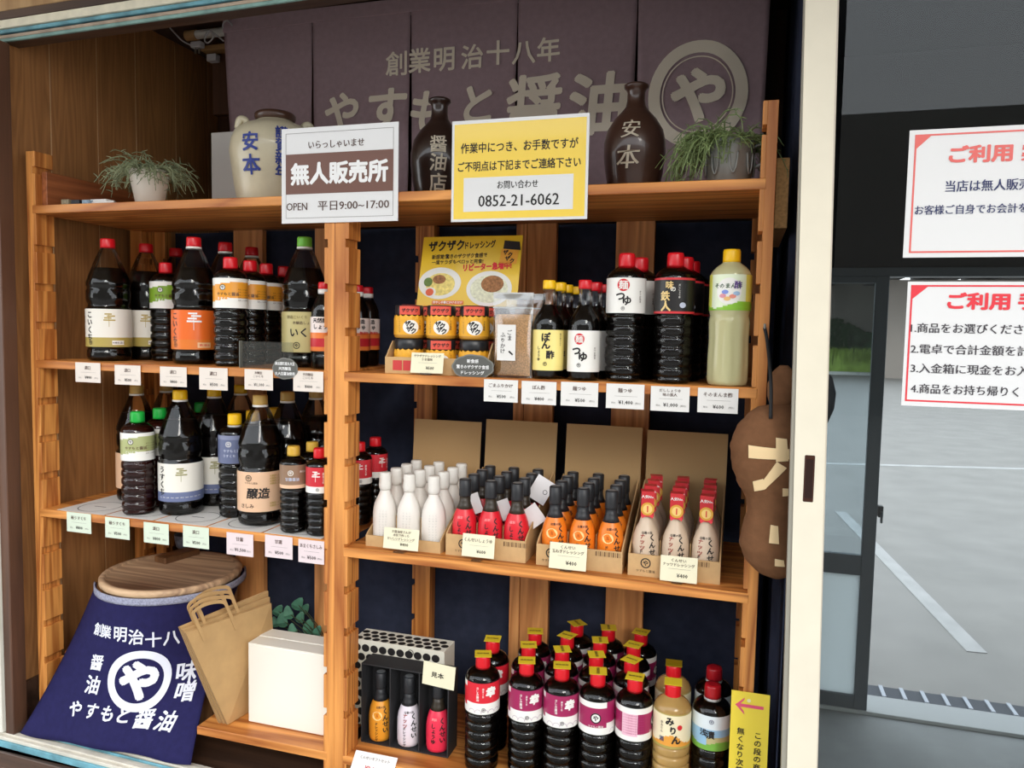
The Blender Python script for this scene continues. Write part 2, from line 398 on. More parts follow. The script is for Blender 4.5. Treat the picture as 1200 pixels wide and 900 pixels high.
# room behind the glass door
rm = mat('dark_room_wall', (40, 40, 43), .8); al = mat('grey_aluminium', (84, 90, 96), .4, metal=.35)
o = root('wall_right', (1.9, 1.6, -1.5), kind=st)
link('panel', B(1.88, 1.9, -.1, 1.62, -1.5, 1.1), rm, o, world=True)
o = root('wall_partition', (.13, .8, -1.5), kind=st)
link('panel', B(.122, .13, -.05, 1.62, -1.54, 1.1), rm, o, world=True)
o = root('wall_rear', (1.0, 1.6, -1.5), kind=st)
link('panel', B(.12, 1.9, 1.6, 1.64, .25, 1.1), rm, o, world=True); link('panel', B(.12, .30, 1.6, 1.64, -1.5, .25), rm, o, world=True); link('panel', B(1.55, 1.9, 1.6, 1.64, -1.5, .25), rm, o, world=True)
link('lintel', B(.30, 1.55, 1.57, 1.64, .235, .27, .002), al, o, world=True)
link('sill', B(.30, 1.55, 1.56, 1.72, -1.5, -1.485, .002), mat('pale_threshold', (170, 172, 172), .5), o, world=True)
o = link('floor', B(.12, 1.9, -.1, 1.6, -1.54, -1.5), mat('grey_concrete_floor', (140, 142, 142), .7, noise=.12, nscale=6), world=True); o['kind'] = st
o = link('ceiling', B(.13, 1.9, -.1, 1.64, 1.08, 1.1), rm, world=True); o['kind'] = st
dd = root('door_3', (.42, 1.58, -1.5), kind=st)
link('stile', B(.487, .535, 1.565, 1.595, -1.485, .235, .002), al, dd, world=True); link('stile', B(.30, .325, 1.565, 1.595, -1.485, .235, .002), al, dd, world=True)
link('rail', B(.325, .487, 1.565, 1.595, -.94, -.86, .002), al, dd, world=True); link('rail', B(.325, .487, 1.565, 1.595, -1.485, -1.43, .002), al, dd, world=True); link('rail', B(.325, .487, 1.565, 1.595, .21, .235, .002), al, dd, world=True)
fp = bpy.data.materials.new('frosted_panel'); fp.use_nodes = True; N = fp.node_tree.nodes; N.remove(N['Principled BSDF'])
a_ = N.new('ShaderNodeBsdfTranslucent'); a_.inputs[0].default_value = (.8, .84, .85, 1); b_ = N.new('ShaderNodeBsdfDiffuse'); b_.inputs[0].default_value = (.6, .63, .64, 1); c_ = N.new('ShaderNodeMixShader'); c_.inputs[0].default_value = .3
fp.node_tree.links.new(a_.outputs[0], c_.inputs[1]); fp.node_tree.links.new(b_.outputs[0], c_.inputs[2]); fp.node_tree.links.new(c_.outputs[0], N['Material Output'].inputs[0])
link('frosted_panel', B(.325, .487, 1.578, 1.582, -1.43, -.94), fp, dd, world=True)
link('glass_pane', B(.325, .487, 1.578, 1.582, -.86, .21), clear('inner_glass', (225, 232, 235), .05, .01), dd, world=True)
link('latch', B(.537, .556, 1.56, 1.59, -.70, -.655, .003), mat('dark_latch', (40, 42, 44), .4), dd, world=True)
link('latch', B(.545, .553, 1.548, 1.562, -.72, -.675, .002), al, dd, world=True)
# outside ground: road beyond the room and paving in front of the shop
asph = mat('road_asphalt', (146, 142, 138), .9, noise=.08, nscale=3)
o = link('ground', B(-14, 26, 1.72, 34, -1.56, -1.5), asph, world=True); o['kind'] = st
o = link('pavement', B(-14, 14, -16, -.16, -1.56, -1.5), mat('pavement_concrete', (150, 146, 140), .9, noise=.08, nscale=2), world=True); o['kind'] = st
def strip(name, P, Q, w_, mt, z=-1.5, label=None):
    P, Q = Vector(P), Vector(Q); d = (Q-P).normalized(); n = Vector((-d.y, d.x, 0))*w_/2
    c = [P-n, Q-n, Q+n, P+n]
    o = link(name, hexa([(v.x, v.y, z) for v in c]+[(v.x, v.y, z+.004) for v in c]), mt, world=True)
    o['kind'] = st; return o
lnm = mat('worn_road_line', (176, 174, 172), .9, noise=.1, nscale=6)
a, b = at(985, 600, 2, -1.5), at(1145, 765, 2, -1.5)
strip('trim_3', a, b, .09, lnm); a, b = at(958, 543, 2, -1.5), at(1200, 543, 2, -1.5); strip('trim_4', a, (b.x+3, b.y+.3, 0), .12, lnm)
gr = root('drain_grating', (.9, 1.8, -1.5), 'dark slotted drain grating across the far doorway behind the glass', 'grating')
a, b = at(1010, 826, 2, -1.49), at(1200, 848, 2, -1.49)
link('channel', B(.45, 2.4, 1.735, 1.84, -1.5, -1.494), mat('dark_channel', (60, 64, 74), .6), gr, world=True)
for k in range(24): link('bar', B(.46+k*.08, .475+k*.08, 1.735, 1.84, -1.494, -1.488), mat('grating_bar', (176, 180, 190), .4, metal=.3), gr, world=True)
# far side of the road
link('kerb', B(-14, 26, 31.0, 31.4, -1.5, -1.38), mat('pale_kerb', (205, 205, 200), .8), world=True)['kind'] = st
grs = mat('grass_green', (156, 182, 84), .9, noise=.35, nscale=2)
o = link('wall_far', B(-14, 26, 33.2, 33.6, -1.5, 2.3), mat('concrete_wall', (140, 132, 124), .9, noise=.1, nscale=.6), world=True); o['kind'] = st
V = []; Fc = []
rn = random.Random(2)
for k in range(14000):
    x = rn.uniform(-4, 18); y = rn.uniform(31.45, 32.85); h = rn.uniform(.5, 1.15); n = len(V); dx = rn.uniform(-.15, .15)
    V += [(x-.05, y, -1.5), (x+.05, y, -1.5), (x+dx, y+.05, -1.5+h)]; Fc.append((n, n+1, n+2))
o = link('grass', (V, Fc), grs, world=True); tag(o, 'tall green grass along the far side of the road, seen through the glass', 'grass', kind='stuff')
V = []; Fc = []
for k in range(8000):
    x = rn.uniform(-4, 18); y = rn.uniform(33.0, 33.12); z = rn.uniform(-.7, .45+.3*math.sin(x*2.1)); n = len(V); a_ = rn.uniform(0, 6.3); s_ = rn.uniform(.06, .14)
    V += [(x+s_*math.cos(a_+q), y+rn.uniform(-.03, .03), z+s_*math.sin(a_+q)) for q in (0, 2.1, 4.2)]; Fc.append((n, n+1, n+2))
o = link('hedge', (V, Fc), mat('hedge_dark_green', (52, 76, 50), .9, noise=.4, nscale=3), world=True); tag(o, 'dark green hedge behind the grass, seen through the glass', 'hedge', kind='stuff')
br = root('bridge', (8, 32, 2.0), 'dark concrete bridge deck with beams beyond the road, seen through the glass', 'bridge')
link('deck', B(-14, 26, 26, 34, 2.6, 4.8), mat('bridge_concrete', (92, 92, 92), .9), br, world=True)
for k in range(8): link('beam', B(1.0+k*1.9, 1.7+k*1.9, 26, 34, 2.15, 2.6), mat('bridge_beam', (62, 62, 64), .9), br, world=True)
link('pier', B(5.0, 9.5, 29.5, 31.0, -1.5, 2.15), mat('bridge_pier', (150, 142, 136), .9), br, world=True)
# unseen eave and street wall behind the camera, added to shape the daylight
o = link('ceiling', B(-6, 6, -1.5, -.16, 1.25, 1.3), mat('added_eave_soffit', (150, 130, 105), .8), world=True); o['kind'] = st; o.name = 'ceiling_added_eave'
o = link('wall_added_street', B(-14, 14, -15, -14.5, -1.5, 4.2), mat('added_street_wall', (120, 116, 110), .9), world=True); o['kind'] = st
o = link('wall_upper', B(-6, 6, -.10, -.03, 1.02, 1.6), mat('facade_board', (150, 120, 88), .8), world=True); o['kind'] = st

# ------------------------------------------------------------------ shelving unit
ZS1, ZS2, ZS3, ZS3R, ZS4 = .32, -.108, -.531, -.545, -1.08
shv = root('shelving_unit', (-.93, .2, -1.2), 'open pine shelving unit with notched posts, two bays wide', 'shelves')
PD = .06
def post(x0, x1, y0, y1, ztop, zbot, notch):
    """post with dado slots on the notch side ('+' right face, '-' left face)"""
    bm = bmesh.new(); zs = []
    k = 0; t = .020; dep = .009
    z = zbot; slots = [ZS1+.107*i for i in (1, 0, -1, -2, -3, -4, -5, -6, -7, -8, -9, -10, -11, -12)]
    slots = sorted([s for s in slots if zbot+.03 < s < ztop-.02])
    cx0, cx1 = (x0, x1-dep) if notch == '+' else (x0+dep, x1)
    box(bm, cx0, cx1, y0, y1, zbot, ztop, .0008)
    lo = zbot
    a, b = (x1-dep-.0005, x1) if notch == '+' else (x0, x0+dep+.0005)
    for s in slots+[None]:
        hi = ztop if s is None else s-t
        box(bm, a, b, y0, y1, lo, hi, .0008)
        lo = s
    return link('post', bm, pineZ, shv, world=True)
post(-1.912, -1.882, 0, PD, .468, -1.2, '+')
post(-.980, -.950, 0, PD, .30, -1.2, '-'); post(-.9497, -.914, 0, PD, .30, -1.2, '+')
post(.024, .054, 0, PD, .475, -1.2, '-')
YB = .415
post(-1.912, -1.866, YB-.045, YB, .30, -1.2, '+'); post(-1.866+.0, -1.815, YB, YB+.03, .30, -1.2, '+')
post(-.920, -.862, YB-.01, YB+.03, .30, -1.2, '-'); post(.015, .054, YB-.01, YB+.03, .30, -1.2, '-')
for (x0, x1) in ((-1.555, -1.448), (-1.262, -1.165), (-.618, -.588), (-.586, -.502), (-.336, -.232)):
    link('back_slat', B(x0, x1, YB+.004, YB+.026, -1.2, .3, .001), pineB, shv, world=True)
def board(x0, x1, y0, y1, ztop, t=.0225): return link('shelf_board', B(x0, x1, y0, y1, ztop-t, ztop, .0015), pineX, shv, world=True)
board(-1.893, .036, 0-.001, YB-.012, ZS1)
board(-1.893, -.969, -.001, YB-.012, ZS2); board(-.925, .036, -.001, YB-.012, ZS2-.001)
board(-1.893, -.969, -.001, YB-.012, ZS3); board(-.925, .036, -.001, YB-.012, ZS3R)
board(-1.365, -.969, -.001, YB-.012, ZS4); board(-.925, .036, -.001, YB-.012, ZS4)
rail_m = wood('reddish_rail', (170, 100, 58), (128, 70, 38), axis='Y', freq=16)
link('rail', B(-1.880, -1.862, .02, YB, ZS1+.0, .415, .001), rail_m, shv, world=True)
link('rail', B(-1.880, -1.862, .06, YB-.05, -1.07, -.97, .001), rail_m, shv, world=True)
link('rail', B(.056, .082, .05, YB, .225, .37, .001), mat('chipboard_rail', (176, 134, 84), .8, noise=.25, nscale=160), shv, world=True)
link('rail', B(-.913, -.900, .06, YB-.02, -1.19, -1.11, .001), rail_m, shv, world=True)

# navy cloths behind the shelves and at the right
def cloth(name, f, nu, nv, mt, parent, th=.003, world=True):
    """f(u, v) -> point; solid sheet"""
    v = []; q = []
    for j in range(nv+1):
        for i in range(nu+1): v.append(Vector(f(i/nu, j/nv)))
    n = len(v)
    def nrm(i, j):
        a = v[j*(nu+1)+min(i+1, nu)]-v[j*(nu+1)+max(i-1, 0)]; b = v[min(j+1, nv)*(nu+1)+i]-v[max(j-1, 0)*(nu+1)+i]
        c = a.cross(b); return c.normalized() if c.length > 0 else Vector((0, -1, 0))
    v2 = [v[j*(nu+1)+i]-nrm(i, j)*th for j in range(nv+1) for i in range(nu+1)]
    idx = lambda i, j: j*(nu+1)+i
    for j in range(nv):
        for i in range(nu):
            q.append((idx(i, j), idx(i+1, j), idx(i+1, j+1), idx(i, j+1))); q.append((n+idx(i, j), n+idx(i, j+1), n+idx(i+1, j+1), n+idx(i+1, j)))
    for i in range(nu): q.append((idx(i, 0), n+idx(i, 0), n+idx(i+1, 0), idx(i+1, 0))); q.append((idx(i, nv), idx(i+1, nv), n+idx(i+1, nv), n+idx(i, nv)))
    for j in range(nv): q.append((idx(0, j), idx(0, j+1), n+idx(0, j+1), n+idx(0, j))); q.append((idx(nu, j), n+idx(nu, j), n+idx(nu, j+1), idx(nu, j+1)))
    return link(name, ([tuple(a) for a in v+v2], q), mt, parent, world=world, smooth=True)
o = cloth('backing_cloth', lambda u, v: (-1.81+u*1.89, .462+.005*math.sin(u*23)+.004*math.sin(u*61+v*5), -1.19+v*1.49), 70, 14, navy, None)
tag(o, 'navy cloth hung behind the pine shelves', 'cloth')
o = cloth('side_curtain', lambda u, v: (.106+.007*math.sin(u*30)+.004*math.sin(u*71+v*3), .0+u*1.55, -1.19+v*2.17), 60, 8, navy, None)
tag(o, 'navy side curtain hanging between the shelves and the glass door', 'curtain')

# ------------------------------------------------------------------ noren with the shop name
YN = .475
def ny(x, z): # cloth surface
    dn = max(0, min(1, (.93-z)/.5))
    return YN+dn*(.007*math.sin(x*19+.5)+.004*math.sin(x*47+z*3)+.002*math.sin(z*30+x*7))
nor = root('noren_curtain', (-.8, YN, .4), 'long plum-brown split door curtain with large pale lettering above the shelves', 'curtain')
plum = mat('plum_cloth', (168, 144, 150), .9, noise=.06, nscale=60, bump=.2, spec=.15); bone = mat('undyed_print', (244, 232, 212), .9)
edges_t = [262, 366, 481, 606, 746, 901]
xt = [at(p, 60, 1, YN).x for p in edges_t]
ztop_n, zsl = .965, .90
zbn = [at(275, 229, 1, YN).z, at(520, 219, 1, YN).z, at(890, 214, 1, YN).z]
for k in range(5):
    a, b = xt[k], xt[k+1]; sh = .02 if k == 0 else 0
    def f(u, v, a=a, b=b, sh=sh, k=k):
        z = .395+v*(ztop_n-.395); g = .004*min(1, max(0, (zsl-z)/.3))+.0012
        x = a+g+sh*(1-v)*(1-u)+u*(b-a-2*g-sh*(1-v)*(0)); return (x if not sh else a+g+sh*(1-v)+u*(b-a-2*g-sh*(1-v)), ny(x, z), z)
    cloth('cloth_panel', f, 24, 24, plum, nor, th=.002)
link('hem_band', B(xt[0], xt[-1], YN-.004, YN-.0008, .935, ztop_n+.012, .001), plum, nor, world=True)
def noren_text(ch, px, py, spx, bold=.03, xs=1, shear=0, res=3, rot=0):
    p = at(px, py, 1, YN); d = (np.array(p)-CAM)@FWD; s = spx*d/F_PX
    v, f = glyphs(ch, s/.92, bold=bold, res=res, xs=xs, shear=shear, rot=rot)
    v, f = sliced(v, f, .02)
    link('lettering', ([(p.x+x, ny(p.x+x, p.z+y)-.0035, p.z+y) for x, y in v], f), bone, nor, world=True)
for ch, x, y in zip('創業明治十八年', (465, 492, 521, 554, 584, 614, 643), (75, 71, 70, 67, 62, 62, 58)): noren_text(ch, x, y, 27, .022)
for ch, x, y, s in zip('やすもと醤油', (401, 454, 502, 561, 625, 701), (132, 129, 131, 123, 123, 122), (46, 50, 50, 46, 66, 68)): noren_text(ch, x, y, s, .035, shear=.08)
p = at(817, 111, 1, YN); dd_ = (np.array(p)-CAM)@FWD; s1 = dd_/F_PX
for rr, t in ((56, 14), (40, 1.4)):
    v, f = ring2(rr*s1*1.02, rr*s1*1.10, t*s1, 48); link('ring_mark', ([(p.x+x, ny(p.x+x, p.z+y)-.0035, p.z+y) for x, y in v], f), bone, nor, world=True)
noren_text('や', 818, 112, 62, .05, rot=.05)
# rod, flex and plug above the noren
rd = root('curtain_rod', (-1.78, YN+.012, .945), 'white curtain rod with a wooden end cap sticking out left of the plum curtain', 'rod')
link('rod', tube([(-1.75, YN+.024, .949), (.06, YN+.012, .949)], .014, 14), mat('white_rod', (222, 220, 212), .4), rd, world=True)
link('end_cap', tube([(-1.79, YN+.024, .949), (-1.75, YN+.024, .949)], .0165, 14), mat('tan_end_cap', (176, 138, 92), .6), rd, world=True)
fx = root('flex_cable', (-1.75, YN-.02, .9), 'grey-white flex looped round the rod with a small two-pin plug', 'cable')
gw = mat('grey_white_plastic', (176, 172, 172), .4)
c1 = spline([at(x, y, 1, YN-.02) for x, y in ((198, 31), (206, 40), (214, 48), (224, 53))]); c2 = spline([at(x, y, 1, YN-.018) for x, y in ((240, 47), (241, 43), (246, 37), (250, 43), (244, 50), (240, 47), (244, 36), (252, 40), (262, 48))]); c3 = spline([at(x, y, 1, YN-.02) for x, y in ((261, 33), (262, 27), (266, 24), (270, 27), (272, 30))])
link('cord', tube(c1, .0028, 6), gw, fx, world=True, smooth=True); link('cord', tube(c2, .0026, 6), gw, fx, world=True, smooth=True); link('cord', tube(c3, .0026, 6), gw, fx, world=True, smooth=True)
q = at(232, 53, 1, YN-.02)
link('plug', B(q.x-.022, q.x+.018, q.y-.012, q.y+.012, q.z-.009, q.z+.01, .003), gw, fx, world=True)
for dx in (-.012, .002): link('pin', B(q.x+dx, q.x+dx+.004, q.y-.002, q.y+.002, q.z-.026, q.z-.009), mat('pin_metal', (170, 165, 155), .3, metal=.8), fx, world=True)
bk = root('wooden_bracket', (-1.68, .6, .7), 'brown wooden bracket and batten hanging behind the curtain rod', 'bracket')
q = at(250, 58, 1, .52); link('arm', B(q.x-.035, q.x+.12, .50, .54, q.z-.009, q.z+.008, .002), mat('tan_arm', (140, 106, 66), .6), bk, world=True)
q0, q1 = at(251, 70, 1, .56), at(262, 135, 1, .56); link('batten', B(q0.x, q0.x+.1, .55, .58, q1.z, .99, .002), dkwoodZ, bk, world=True)
q = at(247, 66, 1, .52); link('screw_block', B(q.x-.006, q.x+.03, .505, .53, q.z-.02, q.z+.003, .002), gw, bk, world=True)

# ------------------------------------------------------------------ notices on the shelf and glass
c = Card('paper_notice', 'white laminated notice with a brown band, fixed to the top shelf above the centre post', 'sign', (-1.096, -.0045, .252), .313, .228, lam, th=.0025)
c.frame(.012, .301, .012, .216, .001, grey_ink)
c.text('いらっしゃいませ', .150, .186, .021, brown_ink, bold=.018, width=.15)
c.rect(.012, .301, .070, .166, mat('brown_band', (112, 76, 64), .35), y=.0006)
c.text('無人販売所', .157, .118, .054, white_ink, bold=.045, width=.262, y=.0012)
c.text('OPEN', .043, .040, .026, brown_ink, bold=.012, width=.058); c.text('平日9:00~17:00', .196, .040, .026, brown_ink, bold=.012, width=.19)
ym = mat('yellow_print', (242, 208, 82), .25, coat=.4)
c = Card('paper_notice', 'yellow laminated notice with a telephone number in a white box, on the top shelf', 'sign', (-.649, -.0045, .246), .317, .226, lam, th=.0025)
c.rect(.006, .311, .006, .218, ym, y=.0005)
c.text('作業中につき、お手数ですが', .158, .164, .0245, ink, bold=.02, width=.272); c.text('ご不明点は下記までご連絡下さい', .158, .123, .0235, ink, bold=.02, width=.285)
c.rect(.030, .285, .022, .098, lam, y=.0008)
c.text('お問い合わせ', .158, .080, .0195, ink, bold=.016, width=.095, y=.0014); c.text('0852-21-6062', .160, .045, .036, ink, bold=.012, width=.188, y=.0014)
yg = -.1575
pinkish = mat('coral_red_print', (222, 104, 98), .3)
a, b, d_ = at(1065, 153, 1, yg), at(1058, 302, 1, yg), at(1200, 145, 1, yg)
c = Card('paper_notice', 'white notice with a coral border and navy writing, upper of the two on the glass', 'sign', (b.x, yg, b.z), .34, a.z-b.z, lam, th=.0015)
H = a.z-b.z
c.frame(.009, .331, .008, H-.008, .003, pinkish); c.poly([(.010, H-.009), (.010, H-.034), (.036, H-.009)], pinkish, y=.0007)
def pxcard(px, py, y=yg): q = at(px, py, 1, y); return q
def ctext(card, base, body, px0, px1, py, size, mt, bold=.02):
    p0, p1 = at(px0, py, 1, yg), at(px1, py, 1, yg); card.text(body, (p0.x+p1.x)/2-base.x, (p0.z+p1.z)/2-base.z, size, mt, bold=bold, width=p1.x-p0.x)
ctext(c, b, 'ご利用', 1112, 1187, 180, .030, pinkish, .045); ctext(c, b, '案', 1197, 1221, 178, .030, pinkish, .03); ctext(c, b, '当店は無人販売', 1108, 1208, 217, .021, navy_ink, .018); ctext(c, b, 'お客様ご自身でお会計を', 1072, 1204, 245, .0175, navy_ink, .018)
a, b = at(1063, 330, 1, yg), at(1056, 475, 1, yg)
redp = mat('red_print', (222, 62, 72), .3)
c = Card('paper_notice', 'white notice with red border and four numbered lines, lower one on the glass', 'sign', (b.x, yg, b.z), .34, a.z-b.z, lam, th=.0015)
H = a.z-b.z
c.frame(.0055, .334, .008, H-.006, .003, redp); c.poly([(.0065, H-.007), (.0065, H-.032), (.034, H-.007)], redp, y=.0007)
ctext(c, b, 'ご利用', 1110, 1184, 353, .030, redp, .045); ctext(c, b, '手', 1193, 1217, 353, .030, redp, .045)
for s, y, x1 in (('1.商品をお選びくださ', 385, 1199), ('2.電卓で合計金額を計', 410, 1206), ('3.入金箱に現金をお入', 433, 1206), ('4.商品をお持ち帰りく', 457, 1194)): ctext(c, b, s, 1067, x1, y, .0185, mat('dark_print', (60, 56, 62), .5), .018)

# yellow strip at the right post
p = at(857, 813, 1, -.02)
c = Card('paper_notice', 'tall yellow notice with a pink arrow pointing left, on the foot of the right post', 'sign', (.009, -.006, -1.07), .078, .313, mat('yellow_notice', (240, 214, 66), .35, coat=.3), th=.0015, tilt=0)
arrow = mat('pink_arrow', (224, 84, 116), .4)
zc = .313-.030
c.poly([(.016, zc-.0035), (.066, zc-.0035), (.066, zc+.0035), (.016, zc+.0035)], arrow, y=.0006); c.poly([(.008, zc), (.012, zc-.003), (.028, zc-.020), (.026, zc-.012), (.015, zc+.001)], arrow, y=.0007); c.poly([(.008, zc), (.015, zc-.001), (.026, zc+.012), (.028, zc+.018), (.012, zc+.003)], arrow, y=.0008)
c.text('無くなり次第', .022, .313-.130, .0160, ink, vertical=True, pitch=1.08, bold=.02); c.text('この段の商品', .057, .313-.135, .0160, ink, vertical=True, pitch=1.08, bold=.02)
c.poly(ellipse(.036, .295, .004, .004), mat('clear_tape', (236, 228, 170), .2), 'tape', y=.0006)
# ------------------------------------------------------------------ bottles
def interp(prof, z):
    for (r0, z0), (r1, z1) in zip(prof[:-1], prof[1:]):
        if z0 <= z <= z1 and z1 > z0: return r0+(r1-r0)*(z-z0)/(z1-z0)
    return prof[-1][0]
def ribs(z0, z1, n, r, d):
    out = []; p = (z1-z0)/n
    for k in range(n):
        a = z0+k*p; out += [(r-d, a), (r-d*.3, a+p*.16), (r, a+p*.3), (r, a+p*.72), (r-d*.3, a+p*.86)]
    return out+[(r-d, z1)]
P18 = [(.046, 0), (.0555, .004), (.0580, .012), (.0572, .028), (.0545, .033), (.0585, .039), (.0590, .045), (.0590, .142), (.0575, .148), (.0530, .153), (.0525, .160), (.0560, .168), (.0575, .176), (.0575, .198), (.0545, .202), (.0548, .208), (.0575, .213), (.0565, .222), (.0535, .232), (.0475, .250), (.0390, .272), (.0300, .295), (.0225, .310), (.0180, .317), (.0175, .336)]
P10 = [(.034, 0), (.0400, .003), (.0425, .010)]+ribs(.013, .148, 6, .0432, .0042)+[(.0432, .152), (.0432, .229), (.0415, .236), (.0370, .243), (.0285, .250), (.0200, .255), (.0172, .258), (.0170, .278)]
P05 = [(.026, 0), (.0310, .003), (.0335, .008)]+ribs(.010, .112, 6, .0342, .0034)+[(.0342, .116), (.0342, .178), (.0315, .185), (.0230, .192), (.0155, .196), (.0150, .215)]
P05L = [(.026, 0), (.0320, .003), (.0340, .008), (.0340, .036), (.0320, .040), (.0340, .045), (.0340, .134), (.0325, .142), (.0325, .146), (.0315, .156), (.0240, .174), (.0165, .188), (.0145, .195), (.0145, .214)]
PGL = [(.030, 0), (.0340, .002), (.0358, .008), (.0358, .118), (.0350, .130), (.0300, .143), (.0220, .155), (.0160, .166), (.0135, .180), (.0132, .200), (.0145, .204), (.0140, .218)]
PCL = [(.036, 0), (.0410, .003), (.0438, .012), (.0440, .05), (.0425, .10), (.0440, .134), (.0425, .142), (.0405, .149), (.0425, .156), (.0432, .160), (.0432, .235), (.0400, .243), (.0310, .253), (.0210, .260), (.0172, .264), (.0170, .280)]
PMN = [(.023, 0), (.0280, .003), (.0298, .012), (.0305, .045), (.0300, .068), (.0278, .084), (.0232, .098), (.0172, .110), (.0138, .120), (.0122, .130), (.0118, .172)]
PWH = [(.024, 0), (.0290, .003), (.0302, .012), (.0302, .076), (.0285, .092), (.0235, .108), (.0165, .122), (.0125, .132), (.0118, .172)]
def grid_mod(a, z):
    return 1-.035*max(0, math.cos(8*a))**12 if .012 < z < .149 else 1
def cone_mod(a, z): return 1-.05*abs(math.sin(4*a))**3 if .225 < z < .306 else (1-.06*max(0, math.cos(3*a+.6))**3 if .172 < z < .200 else 1)
def clear_mod(a, z): return 1-.05*abs(math.sin(5*a))**4 if .01 < z < .135 else 1
def shrink(prof, d, zmax):
    out = [(max(.001, r-d), z+(d if i == 0 else 0)) for i, (r, z) in enumerate(prof) if z < zmax]
    out.append((max(.001, interp(prof, zmax)-d), zmax)); return out
def cap_part(parent, r, z0, z1, mt, ringm=None, knurl=True, tagm=None):
    m_ = (lambda a, z: 1+.02*math.sin(24*a)) if knurl else None
    h = z1-z0
    if ringm:
        link('cap_ring', lathe([(r*1.02, z0-.006), (r*1.05, z0-.003), (r*1.02, z0)], 24), ringm, parent, smooth=True)
    c = link('cap', lathe([(r, z0), (r, z0+h*.2), (r*.985, z0+h*.85), (r*.90, z1), (r*.5, z1+.0002)], 48 if knurl else 24, m_), mt, parent, smooth=True)
    return c
def label_part(parent, prof_r, z0, z1, fn, mts, nz=20, na=56, name='paper_label'):
    """label wrapped right round; fn(angle_deg, v) -> material index"""
    v = []; f = []; mi = []
    r = prof_r
    for j in range(nz+1):
        for i in range(na):
            a = 2*math.pi*i/na-math.pi; v.append((r*math.sin(a), -r*math.cos(a), z0+(z1-z0)*j/nz))
    for j in range(nz):
        for i in range(na):
            k = (i+1) % na; f.append((j*na+i, j*na+k, (j+1)*na+k, (j+1)*na+i)); mi.append(fn(-180+360*(i+.5)/na, (j+.5)/nz))
    o = link(name, (v, f, mi), mts, parent, smooth=True); return o
def logo(parent, r, ang, z, s, mt, disc=None):
    if disc: curved_shape(parent, ellipse(0, 0, s, s, 20), disc, r, ang, z, off=.0007, name='printed_disc')
    curved_ring(parent, mt, r, ang, z, s, s*.22, off=.0011); curved_text(parent, 'や', s*1.2, mt, r, ang, z, off=.0011, bold=.03, res=1)
def clouds(parent, r, ang, z, mt, s=1):
    for i, (x, y, w_) in enumerate(((-.002, .020, .018), (.005, .0145, .020), (-.003, .009, .018), (.001, .003, .030))):
        curved_shape(parent, [(x*s-w_*s/2, y*s-.0018*s), (x*s+w_*s/2, y*s-.0018*s), (x*s+w_*s/2, y*s+.0018*s), (x*s-w_*s/2, y*s+.0018*s)], mt, r, ang, z, name='printed_mark')
    curved_shape(parent, [(-.0006, -.016*s), (.0006, -.016*s), (.0006, .022*s), (-.0006, .022*s)], mt, r, ang, z, name='printed_mark')
def bottle(name, prof, liq, level, mod=None, shell=True, seg=32):
    o = root(name, (0, 0, 0))
    if shell:
        link('bottle_shell', lathe(prof, seg if not mod else 48, mod), pet, o, smooth=True)
        link('liquid', lathe(shrink(prof, .0016, level), seg if not mod else 48, mod), liq, o, smooth=True)
    else:
        link('bottle_body', lathe(prof, seg if not mod else 56, mod), liq, o, smooth=True)
    return o
PROTO = {}
def M(n, rgb, rough=.4): return mat('label_'+n, rgb, rough, coat=.15)
wht = M('white', (236, 234, 228)); 
def p18(key, capm, ringm, base, band, textv, tm, extra):
    o = bottle('soy_sauce_bottle', P18, soy, .262, cone_mod); cap_part(o, .0195, .319, .345, capm, ringm)
    lb = label_part(o, .0597, .040, .146, lambda a, v: 1 if v < .24 and band else 0, [base, band or base])
    if textv: curved_text(lb, textv, .021, tm, .0597, -52, .098, vertical=True, pitch=.98, bold=.03, res=1, off=.001)
    extra(lb); PROTO[key] = o; return o
def ex_koi(lb):
    clouds(lb, .0597, 0, .112, gold_ink, 1.0); logo(lb, .0597, -50, .052, .006, ink)
    curved_shape(lb, [(-.016, -.006), (.016, -.006), (.016, .006), (-.016, .006)], wht, .0597, 22, .052, name='printed_panel')
    curved_text(lb, '本醸造 濃口', .006, brown_ink, .0597, 22, .052, res=1, off=.0012)
def ex_ora(lb):
    clouds(lb, .0597, 0, .112, white_ink, 1.25); logo(lb, .0597, -50, .052, .006, ink)
    curved_shape(lb, [(-.018, -.007), (.018, -.007), (.018, .007), (-.018, .007)], M('peach', (236, 190, 140)), .0597, 26, .052, name='printed_panel'); curved_text(lb, '濃口醤油', .007, red_ink, .0597, 26, .052, res=1, off=.0012)
def ex_usu(lb):
    clouds(lb, .0597, 0, .112, M('olive', (150, 146, 90)), 1.0)
    for k in range(10): curved_text(lb, '××', .0075, wht, .0597, -58+k*12, .052, res=1, bold=0)
def ex_sas(lb):
    logo(lb, .0597, -30, .130, .0085, ink); curved_text(lb, '醸造', .030, ink, .0597, -6, .090, bold=.035, shear=.12, off=.0012); curved_text(lb, 'さしみ', .013, brown_ink, .0597, -34, .056, bold=.02, res=1)
    curved_text(lb, 'やすもと醤油', .0058, brown_ink, .0597, -24, .117, res=1)
    for z in (.135, .128, .121, .114, .062, .055): curved_text(lb, '本醸造しょうゆ', .006, gold_ink, .0597, 42, z, res=1)
def ex_gre(lb):
    curved_text(lb, '醸造こいくち', .0095, M('dkolive', (120, 104, 50)), .0597, -20, .132, res=1); curved_text(lb, 'いくち', .026, ink, .0597, -2, .092, bold=.033, off=.0012); logo(lb, .0597, -20, .058, .009, ink)
    curved_text(lb, '本醸造しょうゆ', .009, brown_ink, .0597, 0, .117, res=1)
p18('koikuchi', cap_red, None, M('ivory', (232, 228, 218)), M('gold', (176, 158, 84)), 'こいくち', ink, ex_koi)
